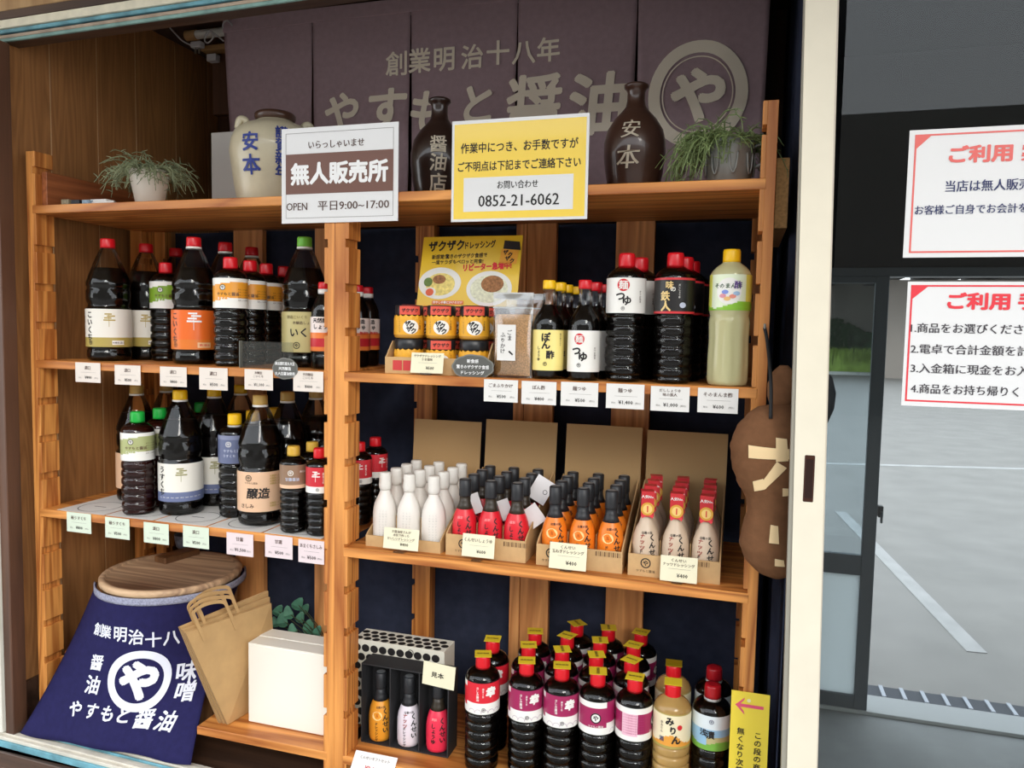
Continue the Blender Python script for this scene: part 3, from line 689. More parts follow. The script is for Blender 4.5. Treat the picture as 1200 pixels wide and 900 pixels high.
p18('orange', cap_red, cap_white, M('orange', (232, 108, 38)), M('orange2', (224, 122, 44)), 'こいくち', M('dkbrown', (70, 28, 12)), ex_ora)
p18('greencap', cap_green, cap_white, M('khaki', (194, 182, 126)), None, None, ink, ex_gre)
p18('usukuchi', cap_yellow, cap_white, M('ivory', (232, 228, 218)), M('blue', (104, 114, 150)), 'うすくち', ink, ex_usu)
p18('tan', cap_tan, cap_white, M('salmon', (226, 186, 152)), None, None, ink, ex_sas)
p18('sashimi', cap_tan, cap_white, M('salmon', (226, 186, 152)), None, None, ink, ex_sas)
def wavefn(top, bot): return lambda a, v: 1 if (top+.09*math.sin(R(a+40))) > v > (bot+.09*math.sin(R(a+40)) ) else 0
def p10(key, capm, mid, liq=soy, txt='やすもと醤油', grid=False):
    o = bottle('soy_sauce_bottle', P10, liq, .243, grid_mod if grid else None); cap_part(o, .0185, .254, .285, capm)
    lb = label_part(o, .0440, .152, .229, wavefn(.80, .26), [wht, mid], nz=24, name='paper_label')
    logo(lb, .0440, -24, .205, .0075, ink, wht); curved_text(lb, txt, .0095, M('dktext', (90, 60, 40)), .0440, -8, .188, bold=.02, res=1); curved_text(lb, 'こいくち' if 'g' not in key else 'うすくち', .0085, white_ink, .0440, -22, .176, bold=.02, res=1)
    for z in (.200, .193, .186, .179, .172): curved_text(lb, '名称しょうゆ原材料', .0038, M('dktext', (90, 60, 40)), .0440, 48, z, res=1, bold=0)
    PROTO[key] = o; return o
p10('lgreen', cap_red, M('leafgreen', (128, 164, 48))); p10('lorange', cap_red, M('amber', (232, 156, 46)))
p10('pale', cap_dgreen, M('sage', (172, 178, 122)), soy_red); 
o = bottle('soy_sauce_bottle', P10, soy, .243); cap_part(o, .0185, .254, .285, cap_yellow, cap_white)
lb = label_part(o, .0440, .152, .229, lambda a, v: 0 if v < .86 else 1, [M('slate', (100, 108, 140)), M('slate2', (130, 136, 164))]); logo(lb, .044, -22, .205, .0075, wht); curved_text(lb, 'やすもと醤油', .009, M('pale', (190, 196, 214)), .044, -6, .187, res=1, bold=.02); curved_text(lb, 'うすくち', .009, M('pale', (190, 196, 214)), .044, -20, .173, res=1, bold=.02); PROTO['slate'] = o
# noodle-soup and seasoned soy litre bottles
o = bottle('noodle_soup_bottle', P10, soy, .243, grid_mod); cap_part(o, .0185, .252, .285, cap_red)
lb = label_part(o, .0440, .152, .229, lambda a, v: 0, [wht], nz=4); curved_shape(lb, ellipse(0, 0, .0135, .0135, 24), red_ink, .044, -8, .213); curved_text(lb, '麺', .021, wht, .044, -8, .213, bold=.02, off=.0014); curved_text(lb, 'つ', .022, ink, .044, -16, .188, bold=.04); curved_text(lb, 'ゆ', .022, ink, .044, 3, .179, bold=.04); logo(lb, .044, -8, .162, .004, ink)
curved_text(lb, 'かつお昆布', .0055, brown_ink, .044, 44, .188, vertical=True, res=1); PROTO['tsuyu1'] = o
o = bottle('seasoned_soy_bottle', P10, soy, .243, grid_mod); cap_part(o, .0185, .252, .285, cap_red)
lb = label_part(o, .0440, .152, .229, lambda a, v: 1 if (v < .06 or v > .94) else 0, [M('black', (26, 24, 24)), M('crimson', (206, 50, 56))], nz=32); curved_text(lb, '味', .018, M('palegold', (226, 196, 130)), .044, -14, .213, bold=.03); curved_text(lb, 'の', .012, wht, .044, -4, .204, bold=.03)
curved_text(lb, '鉄', .022, M('palegold', (226, 196, 130)), .044, -26, .190, bold=.03); curved_text(lb, '人', .023, M('palegold', (226, 196, 130)), .044, -24, .168, bold=.04); curved_shape(lb, ellipse(0, 0, .007, .006), M('pale', (190, 196, 214)), .044, 24, .170); curved_text(lb, 'だししょうゆ', .0052, wht, .044, 14, .200, vertical=True, res=1); PROTO['tetsu'] = o
# clear bottles: liquid that bends light
def liquid_mt(name, rgb, dens):
    m = bpy.data.materials.new(name); m.use_nodes = True; b = m.node_tree.nodes['Principled BSDF']
    b.inputs['Base Color'].default_value = lin(rgb)+(1,); b.inputs['Transmission Weight'].default_value = dens; b.inputs['Roughness'].default_value = .04; b.inputs['IOR'].default_value = 1.33; b.inputs['Coat Weight'].default_value = .3; return m
o = bottle('seasoned_vinegar_bottle', PCL, liquid_mt('pale_vinegar', (255, 250, 192), .52), .25, clear_mod, shell=False); cap_part(o, .0185, .262, .290, cap_yellow, cap_white)
lb = label_part(o, .0440, .160, .235, lambda a, v: 1 if v < .16+.1*math.sin(R(a*2)) else (2 if a > 45 or a < -60 else 0), [M('mint', (226, 236, 206)), M('lime', (136, 190, 54)), M('lemon', (222, 220, 96))], nz=24)
curved_shape(lb, ellipse(0, 0, .026, .028, 24), wht, .044, -4, .200); curved_text(lb, 'そのまんま', .0115, M('dkgreen', (40, 80, 40)), .044, -8, .211, bold=.03, res=1, off=.0012); curved_text(lb, '酢', .017, M('purple', (90, 60, 130)), .044, 20, .213, bold=.03, off=.0014)
for k, (x, z, c_) in enumerate(((-20, .190, (220, 150, 160)), (-8, .184, (236, 190, 120)), (6, .189, (226, 140, 120)), (16, .195, (160, 190, 220)), (-14, .198, (130, 150, 220)))): curved_shape(lb, ellipse(0, 0, .007, .0045, 12), M('food%d' % k, c_), .044, x, z, off=.0016)
PROTO['clear'] = o
o = bottle('mirin_bottle', P10, liquid_mt('amber_mirin', (250, 202, 122), .6), .25, None, shell=False); cap_part(o, .0185, .252, .285, cap_red)
lb = label_part(o, .0440, .150, .229, lambda a, v: 1 if (v < .07 or v > .95) else (2 if v < .26+.12*math.cos(R(a*3)) else 0), [M('cream', (238, 226, 190)), M('gold', (176, 158, 84)), M('persimmon', (226, 156, 62))], nz=28)
curved_text(lb, 'み', .020, ink, .044, -6, .213, bold=.045, off=.0012); curved_text(lb, 'り', .019, ink, .044, 4, .193, bold=.045, off=.0012); curved_text(lb, 'ん', .022, ink, .044, 14, .172, bold=.045, off=.0012); curved_shape(lb, ellipse(0, 0, .006, .006), red_ink, .044, 24, .200, off=.001); curved_text(lb, '本みりん', .007, brown_ink, .044, -30, .198, vertical=True, res=1); curved_text(lb, '酒', .012, navy_ink, .044, -30, .170, bold=.03, res=1); PROTO['mirin'] = o; o.scale = (.975, .975, 1)
o = bottle('pickle_seasoning_bottle', P10, soy, .243); cap_part(o, .0185, .256, .285, mat('dark_red_cap', (168, 20, 30), .3), cap_white)
lb = label_part(o, .0440, .150, .229, lambda a, v: 3 if v < .2+.06*math.sin(R(a*3)) else (2 if v < .38 and a > -10 else (1 if v < .62 else 0)), [M('skywhite', (222, 232, 236)), M('skyblue', (150, 192, 222)), M('hill', (190, 180, 130)), M('meadow', (120, 178, 70))], nz=28)
logo(lb, .044, 0, .217, .005, navy_ink); curved_text(lb, '浅', .017, ink, .044, -22, .190, bold=.035, off=.0012); curved_text(lb, '漬', .019, ink, .044, -2, .187, bold=.035, off=.0012); PROTO['asa'] = o
# bottom-shelf litre bottles with a square price sticker on the cap
def pbot(key, colr):
    o = bottle('soy_sauce_bottle', P10, soy, .243); c_ = cap_part(o, .0185, .252, .2845, cap_red)
    lb = label_part(o, .0440, .152, .229, lambda a, v: (1 if v < .34 or v > .99 else 0) if -60 < a < 95 else ((0 if .2 < v < .82 else 1) if a <= -60 and a > -130 else (2 if .14 < v < .82 and a > 150 or .14 < v < .82 and a < -160 else (0 if .2 < v < .82 else 1))), [colr, wht, M('pinkblock', (236, 190, 206))], nz=28, na=72)
    curved_text(lb, '幸', .026, wht, .044, 28, .208, bold=.06, shear=.12, off=.0012); curved_text(lb, 'あまくち', .0062, wht, .044, 2, .206, vertical=True, res=1, bold=.02); curved_text(lb, 'さしみ醤油', .0072, wht, .044, -16, .203, vertical=True, res=1, bold=.02)
    logo(lb, .044, 4, .164, .0048, ink)
    for k in range(-2, 4):
        v, f = ring2(.009, .007, .0006, 18); q = [i for i in range(len(v)) if v[i][1] >= -1e-6]
        out = [((.0447)*math.sin(R(22*k+8)+x/.044), -(.0447)*math.cos(R(22*k+8)+x/.044), .155+y*1.4) for x, y in v]; link('wave_mark', (out, [p_ for p_ in f if all(v[i][1] >= -1e-6 for i in p_)]), M('wavepurple', (150, 110, 150)), lb)
    logo(lb, .044, -95, .192, .0125, ink, wht); curved_text(lb, 'やすもと醤油', .006, wht, .044, -95, .172, res=1)
    for z in (.212, .206, .200, .194, .188, .182, .176, .170): curved_text(lb, '名称しょうゆ原材料大豆小麦食塩', .0042, M('magtext', (176, 60, 110)), .044, 178, z, res=1, bold=0)
    tg = link('square_sticker', B(-.021, .021, -.021, .021, .2852, .2860, .0), mat('yellow_sticker', (228, 200, 48), .4), o); tg['label'] = 'yellow square sticker'
    v, f = glyphs('限定価格', .008, bold=.02, res=1); link('lettering', ([(x, y, .2866) for x, y in v], f), M('dktext', (90, 60, 40)), tg)
    o.scale = (.975, .975, 1); PROTO[key] = o; return o
pbot('bred', M('scarlet', (214, 34, 50))); pbot('bmag', M('magenta', (158, 34, 86)))
# half-litre bottles
o = bottle('soy_sauce_bottle', P05, soy, .185); cap_part(o, .0162, .197, .222, cap_gold)
lb = label_part(o, .0349, .117, .177, lambda a, v: 1 if v < .16 else 0, [M('taupe', (142, 112, 88)), M('salmon', (226, 186, 152))]); logo(lb, .0349, -12, .157, .007, wht); curved_text(lb, '甘露醤油', .009, M('pale', (190, 196, 214)), .0349, -6, .141, res=1, bold=.02); curved_text(lb, '再仕込', .006, wht, .0349, 40, .16, res=1); PROTO['kanro'] = o
o = bottle('soy_sauce_bottle', P05, soy, .185); cap_part(o, .0162, .197, .222, cap_red)
lb = label_part(o, .0349, .112, .177, lambda a, v: 1 if v < .26 else 0, [M('redlabel', (200, 40, 52)), wht]); clouds(lb, .0349, -8, .152, wht, .7); curved_text(lb, 'あまくち', .0075, wht, .0349, 24, .15, vertical=True, res=1, bold=.02); logo(lb, .0349, 0, .121, .004, ink); PROTO['ama'] = o
o = bottle('soy_sauce_bottle', P05L, soy, .186); cap_part(o, .0152, .204, .222, cap_red, None); link('cap_ring', lathe([(.0156, .192), (.0158, .196), (.0156, .204)], 24), cap_white, o, smooth=True)
lb = label_part(o, .0347, .046, .133, lambda a, v: 0 if v > .55 else (2 if .38 < v < .55 or v < .12 else 1), [M('pinkwhite', (240, 226, 220)), M('redlabel', (200, 40, 52)), M('orangeband', (236, 130, 60))], nz=24); curved_text(lb, '天然醸造', .013, ink, .0347, -8, .124, bold=.035, res=1); curved_text(lb, 'しょうゆ', .0135, ink, .0347, -4, .108, bold=.035, res=1); curved_text(lb, '無添加', .009, red_ink, .0347, 32, .093, res=1, bold=.03); PROTO['tennen'] = o
# glass 360 ml
def pgl(key, capm, lm, fn):
    o = bottle('sauce_bottle', PGL, soy, .170); cap_part(o, .0150, .205, .225, capm, None, knurl=False)
    lb = label_part(o, .0366, .020, .112, lambda a, v: 0 if abs(a) < 118 else 0, [lm], nz=4); fn(lb); PROTO[key] = o; o.name = 'ponzu_bottle' if key == 'ponzu' else 'noodle_soup_bottle'
def ex_pon(lb):
    curved_text(lb, 'ぽん', .021, ink, .0366, -8, .087, vertical=True, pitch=.85, bold=.045); curved_text(lb, '酢', .019, ink, .0366, 8, .056, bold=.045)
    curved_text(lb, 'しょうゆ', .0085, ink, .0366, -34, .058, vertical=True, res=1, bold=.03); logo(lb, .0366, -10, .035, .0045, ink); curved_text(lb, '柚子果汁入り', .005, brown_ink, .0366, 48, .09, vertical=True, res=1)
def ex_tsu(lb):
    curved_shape(lb, ellipse(0, 0, .0115, .0125, 22), red_ink, .0366, -16, .093); curved_text(lb, '麺', .018, wht, .0366, -16, .093, bold=.02, off=.0014); curved_text(lb, 'つ', .022, ink, .0366, -26, .066, bold=.045); curved_text(lb, 'ゆ', .022, ink, .0366, -2, .054, bold=.045); logo(lb, .0366, -16, .035, .0045, ink); curved_text(lb, 'かつお昆布', .0055, brown_ink, .0366, 42, .062, vertical=True, res=1)
pgl('ponzu', cap_yellow, M('ponyellow', (240, 222, 136)), ex_pon); pgl('tsuyu', cap_red, M('white', (236, 234, 228)), ex_tsu)
# smoked-dressing bottles in printed sleeves
def pmini(key, name, sleeve, capm, neckm, fn, prof=PMN):
    o = root(name, (0, 0, 0)); r0 = lambda z: interp(prof, z)
    link('sleeve', lathe(prof, 28), sleeve, o, smooth=True)
    if neckm: link('neck_band', lathe([(r0(.106)+.0006, .106), (r0(.116)+.0008, .116), (.0136, .124), (.0134, .136)], 24), neckm, o, smooth=True)
    fn(o, r0); PROTO[key] = o
    if capm is cap_black: link('cap', lathe([(.0140, .136), (.0150, .139), (.0146, .155), (.0148, .176), (.0118, .1785), (.0105, .1775)], 28), capm, o, smooth=True); link('cap_top', lathe([(.0001, .1784), (.0112, .1788)], 24), mat('grey_cap_top', (120, 122, 124), .4), o)
    else: link('cap', lathe([(.0128, .134), (.0150, .140), (.0160, .147), (.0150, .155), (.0150, .160), (.0153, .174), (.0138, .1785), (.006, .179)], 28, lambda a, z: 1+.012*math.sin(16*a)), capm, o, smooth=True)
def two_cols(c1, c2, tm, s=.0165):
    def f(o, r0):
        curved_text(o, c1, s, tm, r0, 22, .060, vertical=True, pitch=.98, bold=.04, res=1); curved_text(o, c2, s*.82, tm, r0, -22, .052, vertical=True, pitch=.98, bold=.035, res=1)
    return f
def f_red(o, r0): two_cols('くんせい', 'しょうゆ', ink)(o, r0); curved_text(o, '燻製', .007, M('pinktext', (250, 150, 150)), r0, -20, .088, res=1)
def f_ora(o, r0):
    curved_text(o, 'くんせい', .0165, ink, r0, 24, .058, vertical=True, bold=.04, res=1); v = ellipse(0, 0, .0115, .0115, 16)
    link('printed_disc', ([((r0(.072+y)+.0007)*math.sin(R(-18)+x/.025), -(r0(.072+y)+.0007)*math.cos(R(-18)+x/.025), .072+y) for x, y in v], [tuple(range(16))]), M('onion', (250, 206, 140)), o)
    curved_text(o, '玉', .008, M('dkorange', (190, 90, 20)), r0, -18, .073, off=.0012, res=1, bold=.03); curved_text(o, 'ドレッシング', .0085, ink, r0, -20, .030, vertical=True, res=1, bold=.03); curved_text(o, '出雲の国', .006, ink, r0, 0, .093, res=1, bold=.02)
def f_nut(o, r0):
    curved_text(o, 'くんせい', .0165, ink, r0, 24, .058, vertical=True, bold=.04, res=1); curved_text(o, 'ナッツ', .013, M('nutred', (150, 60, 50)), r0, -20, .072, vertical=True, bold=.03, res=1); curved_text(o, 'ドレッシング', .0085, ink, r0, -22, .030, vertical=True, res=1, bold=.03); curved_text(o, '出雲の国', .006, ink, r0, 0, .093, res=1, bold=.02)
def f_whi(o, r0):
    for a in (-22, -6, 8): curved_text(o, 'くんせいドレッシング塩', .0052, M('faintgrey', (178, 176, 172)), r0, a, .052, vertical=True, res=1, bold=0, pitch=1.3)
goldb = mat('black_gold_neck', (52, 44, 34), .4)
pmini('mred', 'smoked_soy_sauce_bottle', mat('red_sleeve', (214, 32, 46), .35), cap_black, goldb, f_red)
pmini('mora', 'onion_dressing_bottle', mat('orange_sleeve', (232, 124, 30), .35), cap_black, cap_black, f_ora)
pmini('mnut', 'nut_dressing_bottle', mat('beige_sleeve', (206, 184, 160), .4), cap_black, None, f_nut)
pmini('mwhi', 'white_dressing_bottle', mat('white_sleeve', (226, 220, 212), .4), mat('white_seal', (224, 220, 212), .45), None, f_whi, PWH)
pmini('mpal', 'salt_dressing_bottle', mat('lilac_white_sleeve', (222, 212, 220), .4), cap_black, cap_black, f_nut)
pmini('mpnk', 'smoked_soy_sauce_bottle', mat('pink_red_sleeve', (226, 48, 76), .35), cap_black, goldb, f_red)
pmini('mamb', 'onion_dressing_bottle', mat('amber_sleeve', (226, 150, 44), .35), cap_black, cap_black, f_ora)
# medal tag round the neck of each nut dressing
o = PROTO['mnut']; tg = link('medal_tag', B(-.0145, .0145, -.0185, -.0178, .128, .186, .0), mat('red_tag', (196, 44, 50), .4), o); tg['label'] = 'red paper tag with a gold number one medal'
link('tag_back', B(-.0145, .0145, -.0175, .012, .1845, .1855), mat('red_tag', (196, 44, 50)), o)
def fl(parent, pts, y, mt, name='printed_mark'): return link(name, ([(x, y, z) for x, z in pts], [tuple(range(len(pts)))]), mt, parent)
fl(tg, ellipse(0, .146, .0150, .0150, 24), -.0192, mat('medal_gold', (212, 160, 60), .4), 'medal'); fl(tg, ellipse(0, .146, .0105, .0105, 20), -.0196, mat('medal_pale', (236, 200, 120), .4), 'medal_centre')
v, f = glyphs('1', .020, bold=.02, res=2); link('lettering', ([(x, -.0200, .146+y) for x, y in v], f), red_ink, tg)
v, f = glyphs('人気No.', .008, bold=.02, res=1); link('lettering', ([(x, -.0194, .174+y) for x, y in v], f), wht, tg)
fl(tg, [(-.012, .124), (-.002, .131), (-.006, .137), (-.013, .131)], -.0190, redp, 'ribbon'); fl(tg, [(.012, .124), (.013, .131), (.006, .137), (.002, .131)], -.0190, redp, 'ribbon')

USED = set(); RAD = {}
for k_, p_ in PROTO.items(): RAD[k_] = p_.scale.x*max(math.hypot(v.co.x, v.co.y) for c_ in p_.children for v in c_.data.vertices)
PL = []
def place(key, x, y, z, label, cat='bottle', group=None, turn=None, face=True):
    p = PROTO[key]
    o = p if key not in USED else copy_tree(p)
    USED.add(key)
    o.location = (x, y, z); PL.append((label, x, y, z, RAD[key], o.name))
    a = math.atan2(x, (y+1.65))  # turn the label towards the shopper
    o.rotation_euler.z = -a + R(turn or 0) if face else R(turn or 0)
    tag(o, label, cat, group); return o
def bx(px, py, Y): return at(px, py, 1, Y).x
z2, z3 = ZS2+.0005, ZS3+.0018
# second shelf, left bay
G1 = 'soy sauce bottles on the second shelf, left bay'
place('koikuchi', bx(126, 277, .10), .10, z2, 'big red-capped soy bottle with white and gold label, leftmost on its shelf', group=G1, turn=0)
place('koikuchi', bx(171, 285, .224), .224, z2, 'big soy bottle with white and gold label, half hidden behind the leftmost one', group=G1, turn=-4)
place('koikuchi', bx(206, 290, .350), .350, z2, 'big soy bottle at the back of the leftmost column, only its dull red cap showing', group=G1)
place('lgreen', bx(194, 307, .190), .190, z2, 'red-capped soy bottle with a green and white wave label', group=G1, turn=4)
place('orange', bx(227, 277, .105), .105, z2, 'big soy bottle with an orange label and white emblem, front of its column', group=G1, turn=-2)
place('orange', bx(264, 284, .228), .228, z2, 'big soy bottle directly behind the orange-labelled one, red cap with white ring', group=G1)
place('orange', bx(295, 289, .350), .350, z2, 'big soy bottle at the very back behind the orange-labelled one', group=G1)
for i, (px, Y, wd) in enumerate(((270, .060, 'front'), (293, .152, 'second'), (312, .244, 'third'), (333, .336, 'last'))):
    place('lorange', bx(px, 303, Y), Y, z2, f'soy bottle with amber and white wave label, {wd} of that column of four', group=G1, turn=-2)
place('greencap', bx(357, 282, .145), .145, z2, 'big soy bottle with lime green cap and khaki label', group=G1, turn=0)
for (px, py, Y, wd) in ((380, 332, .083, 'front of three, left of the centre post'), (419, 339, .215, 'middle of three, just right of the centre post'), (431, 341, .300, 'last of three, right of the centre post')):
    place('tennen', bx(px, py, Y), Y, z2, f'small red and white capped soy bottle, {wd}', group=G1)
# third shelf, left bay
G2 = 'soy sauce bottles on the third shelf, left bay'
place('tan', bx(160, 453, .200), .200, z3, 'big tan-capped bottle behind the front green-capped one', group=G2, turn=150)
place('tan', bx(195, 452, .323), .323, z3, 'big tan-capped bottle at the back, just under the third price tag', group=G2, turn=150)
place('pale', bx(161, 484, .060), .060, z3, 'reddish soy bottle with bright green cap and sage label, leftmost on its shelf', group=G2)
place('pale', bx(187, 482, .155), .155, z3, 'green-capped soy bottle, second of its column, sage label edge showing', group=G2)
place('pale', bx(235, 475, .345), .345, z3, 'green-capped bottle far back between two yellow-capped bottles', group=G2)
place('usukuchi', bx(211, 461, .110), .110, z3, 'big yellow-capped bottle with white label and blue band, front of its column', group=G2)
place('usukuchi', bx(251, 458, .235), .235, z3, 'big yellow-capped bottle with white and blue label, second of its column', group=G2)
place('usukuchi', bx(282, 454, .357), .357, z3, 'big yellow-capped bottle at the back of the white and blue label column', group=G2)
place('slate', bx(275, 487, .130), .130, z3, 'yellow-capped soy bottle with slate blue label', group=G2)
place('slate', bx(296, 483, .222), .222, z3, 'yellow-capped bottle behind the slate-labelled one, hidden but for its cap', group=G2)
place('slate', bx(321, 482, .315), .315, z3, 'yellow cap of the rearmost slate-labelled bottle, between two tan caps', group=G2)
place('sashimi', bx(305, 467, .092), .092, z3, 'big tan-capped bottle with salmon label and large brush lettering', group=G2)
place('sashimi', bx(337, 464, .216), .216, z3, 'big tan-capped bottle behind the salmon-labelled one', group=G2, turn=150)
place('sashimi', bx(370, 460, .340), .340, z3, 'big tan-capped bottle farthest back beside the centre post', group=G2, turn=150)
place('kanro', bx(344, 522, .045), .045, z3, 'small gold-capped bottle with taupe label, front one', group=G2)
place('kanro', bx(366, 519, .125), .125, z3, 'small gold-capped bottle behind the front taupe-labelled one', group=G2)
place('ama', -1.0165, .042, z3, 'small red-capped bottle with red label, touching the left side of the centre post', group=G2, turn=-10)
place('ama', bx(421, 519, .175), .175, z3, 'small red-capped bottle with red label, first right of the centre post', group=G2, turn=6)
place('ama', bx(440, 514, .275), .275, z3, 'small red-capped bottle with red label, farthest back right of the centre post', group=G2, turn=40)
# second shelf, right bay
z2r = ZS2-.0005
for key, lst, nm, g in (('ponzu', ((644, .050), (657, .130), (665, .210), (676, .290)), 'ponzu bottle with yellow cap and yellow label', 'ponzu bottles'), ('tsuyu', ((686, .040), (699, .120), (708, .200)), 'small noodle-soup bottle with red cap and white label', 'small noodle soup bottles')):
    for i, (px, Y) in enumerate(lst): place(key, bx(px, 330, Y), Y, z2r, f'{nm}, {("front", "second", "third", "last")[i if i < len(lst)-1 else 3]} of its column', group=g)
for i, (px, Y) in enumerate(((735, .060), (751, .160))): place('tsuyu1', bx(px, 300, Y), Y, z2r, ('large noodle-soup bottle with white label and red cap, in front', 'large noodle-soup bottle behind the front white-labelled one')[i], group='large noodle soup bottles')
for i, (px, Y) in enumerate(((792, .060), (804, .160), (812, .260))): place('tetsu', bx(px, 300, Y), Y, z2r, f'red-capped bottle with black label bordered in red, {("front", "middle", "rear")[i]} one', group='black-labelled seasoned soy bottles')
place('clear', bx(858, 293, .050), .050, z2r, 'clear bottle of pale yellow seasoned vinegar with yellow cap')
# bottom shelf, right bay
z4 = ZS4+.0005
cols = [('bred', [(566, .070, 0), (577, .165, -8)], 'scarlet-labelled', 'leftmost'), ('bmag', [(618, .070, 0), (620, .160, 3), (626, .250, 0)], 'magenta-labelled', 'first magenta'), ('bmag', [(659, .072, 0), (660, .162, 100), (666, .252, 150), (672, .342, 120)], 'magenta-labelled', 'second magenta'),
        ('bmag', [(701, .070, 92), (701, .160, 100), (709, .250, 95), (716, .340, 95)], 'magenta-labelled', 'third magenta'), ('bmag', [(744, .070, 172), (742, .160, 150), (748, .250, 160), (754, .340, 165)], 'magenta-labelled', 'fourth magenta')]
for key, lst, nm, cl in cols:
    for i, (px, Y, tn) in enumerate(lst):
        xx = bx(px, 780, Y) if key == 'bred' else {0: -.4665, 1: -.487, 2: -.494, 3: -.487}[i]+.087*('first', 'second', 'third', 'fourth').index(cl.split()[0])
        place(key, xx, Y, z4, f'{nm} soy bottle, yellow square on red cap, {("front", "second", "third", "rearmost")[i]} of {cl} column', group='litre bottles with yellow squares on the bottom shelf', turn=tn)
for i, (px, Y) in enumerate(((789, .070), (789, .170))):
    o = place('mirin', bx(px, 800, Y), Y, z4, ('amber mirin bottle with cream label, yellow square on its cap, in front', 'amber mirin bottle standing behind the other one')[i], group='mirin bottles')
    if i == 0 or True:
        tg = link('square_sticker', B(-.020, .020, -.020, .020, .2862, .2870), mat('yellow_sticker', (228, 200, 48), .4), o)
for i, (px, Y) in enumerate(((836, .092), (837, .185))): place('asa', bx(px, 790, Y), Y, z4, ('dark bottle with a blue and green landscape label, right end of bottom shelf', 'dark bottle behind the landscape-labelled one at the right end')[i], group='landscape-labelled bottles')

# ------------------------------------------------------------------ display boxes with their bottles
z3r = ZS3R+.0004
def dispbox(x0, x1, yf, yb, hf, hb, hflap, label, notch=True, sides='slope'):
    o = root('display_box', ((x0+x1)/2, (yf+yb)/2, z3r), label, 'box', 'open cardboard display boxes'); t = .003
    link('base', B(x0, x1, yf, yb, z3r, z3r+t), card_mt, o, world=True)
    zf = z3r+hf
    def wall(name, pts, mt=card_mt): link(name, pts, mt, o, world=True)
    xm = (x0+x1)/2
    wall('front_wall', B(x0, x1, yf, yf+t, z3r+t, zf))
    for xa in (x0, x1-t):
        P = [(yf+t, z3r+t), (yb, z3r+t), (yb, z3r+hb), (yf+.02, zf+.012), (yf+t, zf+.002)]
        v = [(xa, y, z) for y, z in P]+[(xa+t, y, z) for y, z in P]; n = len(P)
        wall('side_wall', (v, [tuple(range(n-1, -1, -1)), tuple(range(n, 2*n))]+[(k, (k+1) % n, (k+1) % n+n, k+n) for k in range(n)]))
    wall('back_flap', hexa([(x0, yb, z3r+t), (x1, yb, z3r+t), (x1+.002, yb+.022, z3r+hflap), (x0+.002, yb+.022, z3r+hflap), (x0, yb+t, z3r+t), (x1, yb+t, z3r+t), (x1+.002, yb+.022+t, z3r+hflap), (x0+.002, yb+.022+t, z3r+hflap)]), card_in)
    for k in (1, 2):
        xx = x0+(x1-x0)*k/3-.001; wall('divider', B(xx, xx+.002, yf+.035, yb-.004, z3r+t, z3r+.075), card_in)
    return o
def boxprint(o, x, yf, z):
    v, f = ring2(.0115, .0115, .0026, 24); link('ring_mark', ([(x+a, yf-.0006, z+b) for a, b in v], f), ink, o, world=True)
    v, f = glyphs('や', .014, bold=.03, res=1); link('lettering', ([(x+a, yf-.0006, z+b) for a, b in v], f), ink, o, world=True)
    v, f = glyphs('やすもと醤油', .007, bold=.01, res=1); link('lettering', ([(x+a, yf-.0006, z-.018+b) for a, b in v], f), ink, o, world=True)
YF, YBK = .034, .299
b1 = dispbox(-.8815, -.6805, YF, YBK, .028, .165, .29, 'cardboard display box holding the white dressing bottles')
b2 = dispbox(-.6665, -.4655, YF, YBK, .052, .170, .30, 'cardboard display box holding the red smoked soy bottles')
b3 = dispbox(-.4395, -.2385, YF, YBK, .050, .168, .30, 'cardboard display box holding the orange onion dressing bottles')
b4 = dispbox(-.2255, -.0245, YF, YBK, .050, .168, .295, 'cardboard display box holding the beige nut dressing bottles')
boxprint(b2, -.622, YF, z3r+.031); boxprint(b3, -.405, YF, z3r+.031); boxprint(b4, -.186, YF, z3r+.031)
for b, x in ((b2, -.52), (b3, -.300), (b4, -.105)):
    for k in range(18): link('barcode_bar', ([(x+k*.0033, YF-.0006, z3r+.036), (x+k*.0033+.0008+.0012*((k*7) % 3 == 0), YF-.0006, z3r+.036), (x+k*.0033+.0008+.0012*((k*7) % 3 == 0), YF-.0006, z3r+.047), (x+k*.0033, YF-.0006, z3r+.047)], [(0, 1, 2, 3)]), mat('barcode_brown', (90, 60, 40), .6), b, world=True)
ORDN = ('front', 'second', 'third', 'back')
def fill(key, colsx, rows, nm, g, zz=z3r+.0035, skip=()):
    for c_, x in enumerate(colsx):
        for r_, y in enumerate(rows):
            if (c_, r_) in skip: continue
            place(key, x, y, zz, f'{nm}, {("left", "middle", "right")[c_]} column, {ORDN[r_]} row', group=g, turn=random.uniform(-6, 6))
RW = (.072, .136, .200, .264)
fill('mwhi', (-.8475, -.781, -.7145), RW, 'white dressing bottle in the display box', 'white dressing bottles')
fill('mred', (-.6325, -.566, -.4995), RW, 'red smoked soy bottle with black cap', 'red smoked soy bottles')
fill('mora', (-.4055, -.339, -.2725), RW, 'orange onion dressing bottle with black cap', 'orange dressing bottles')
fill('mnut', (-.1915, -.125, -.0585), RW, 'beige nut dressing bottle with a medal tag', 'nut dressing bottles')
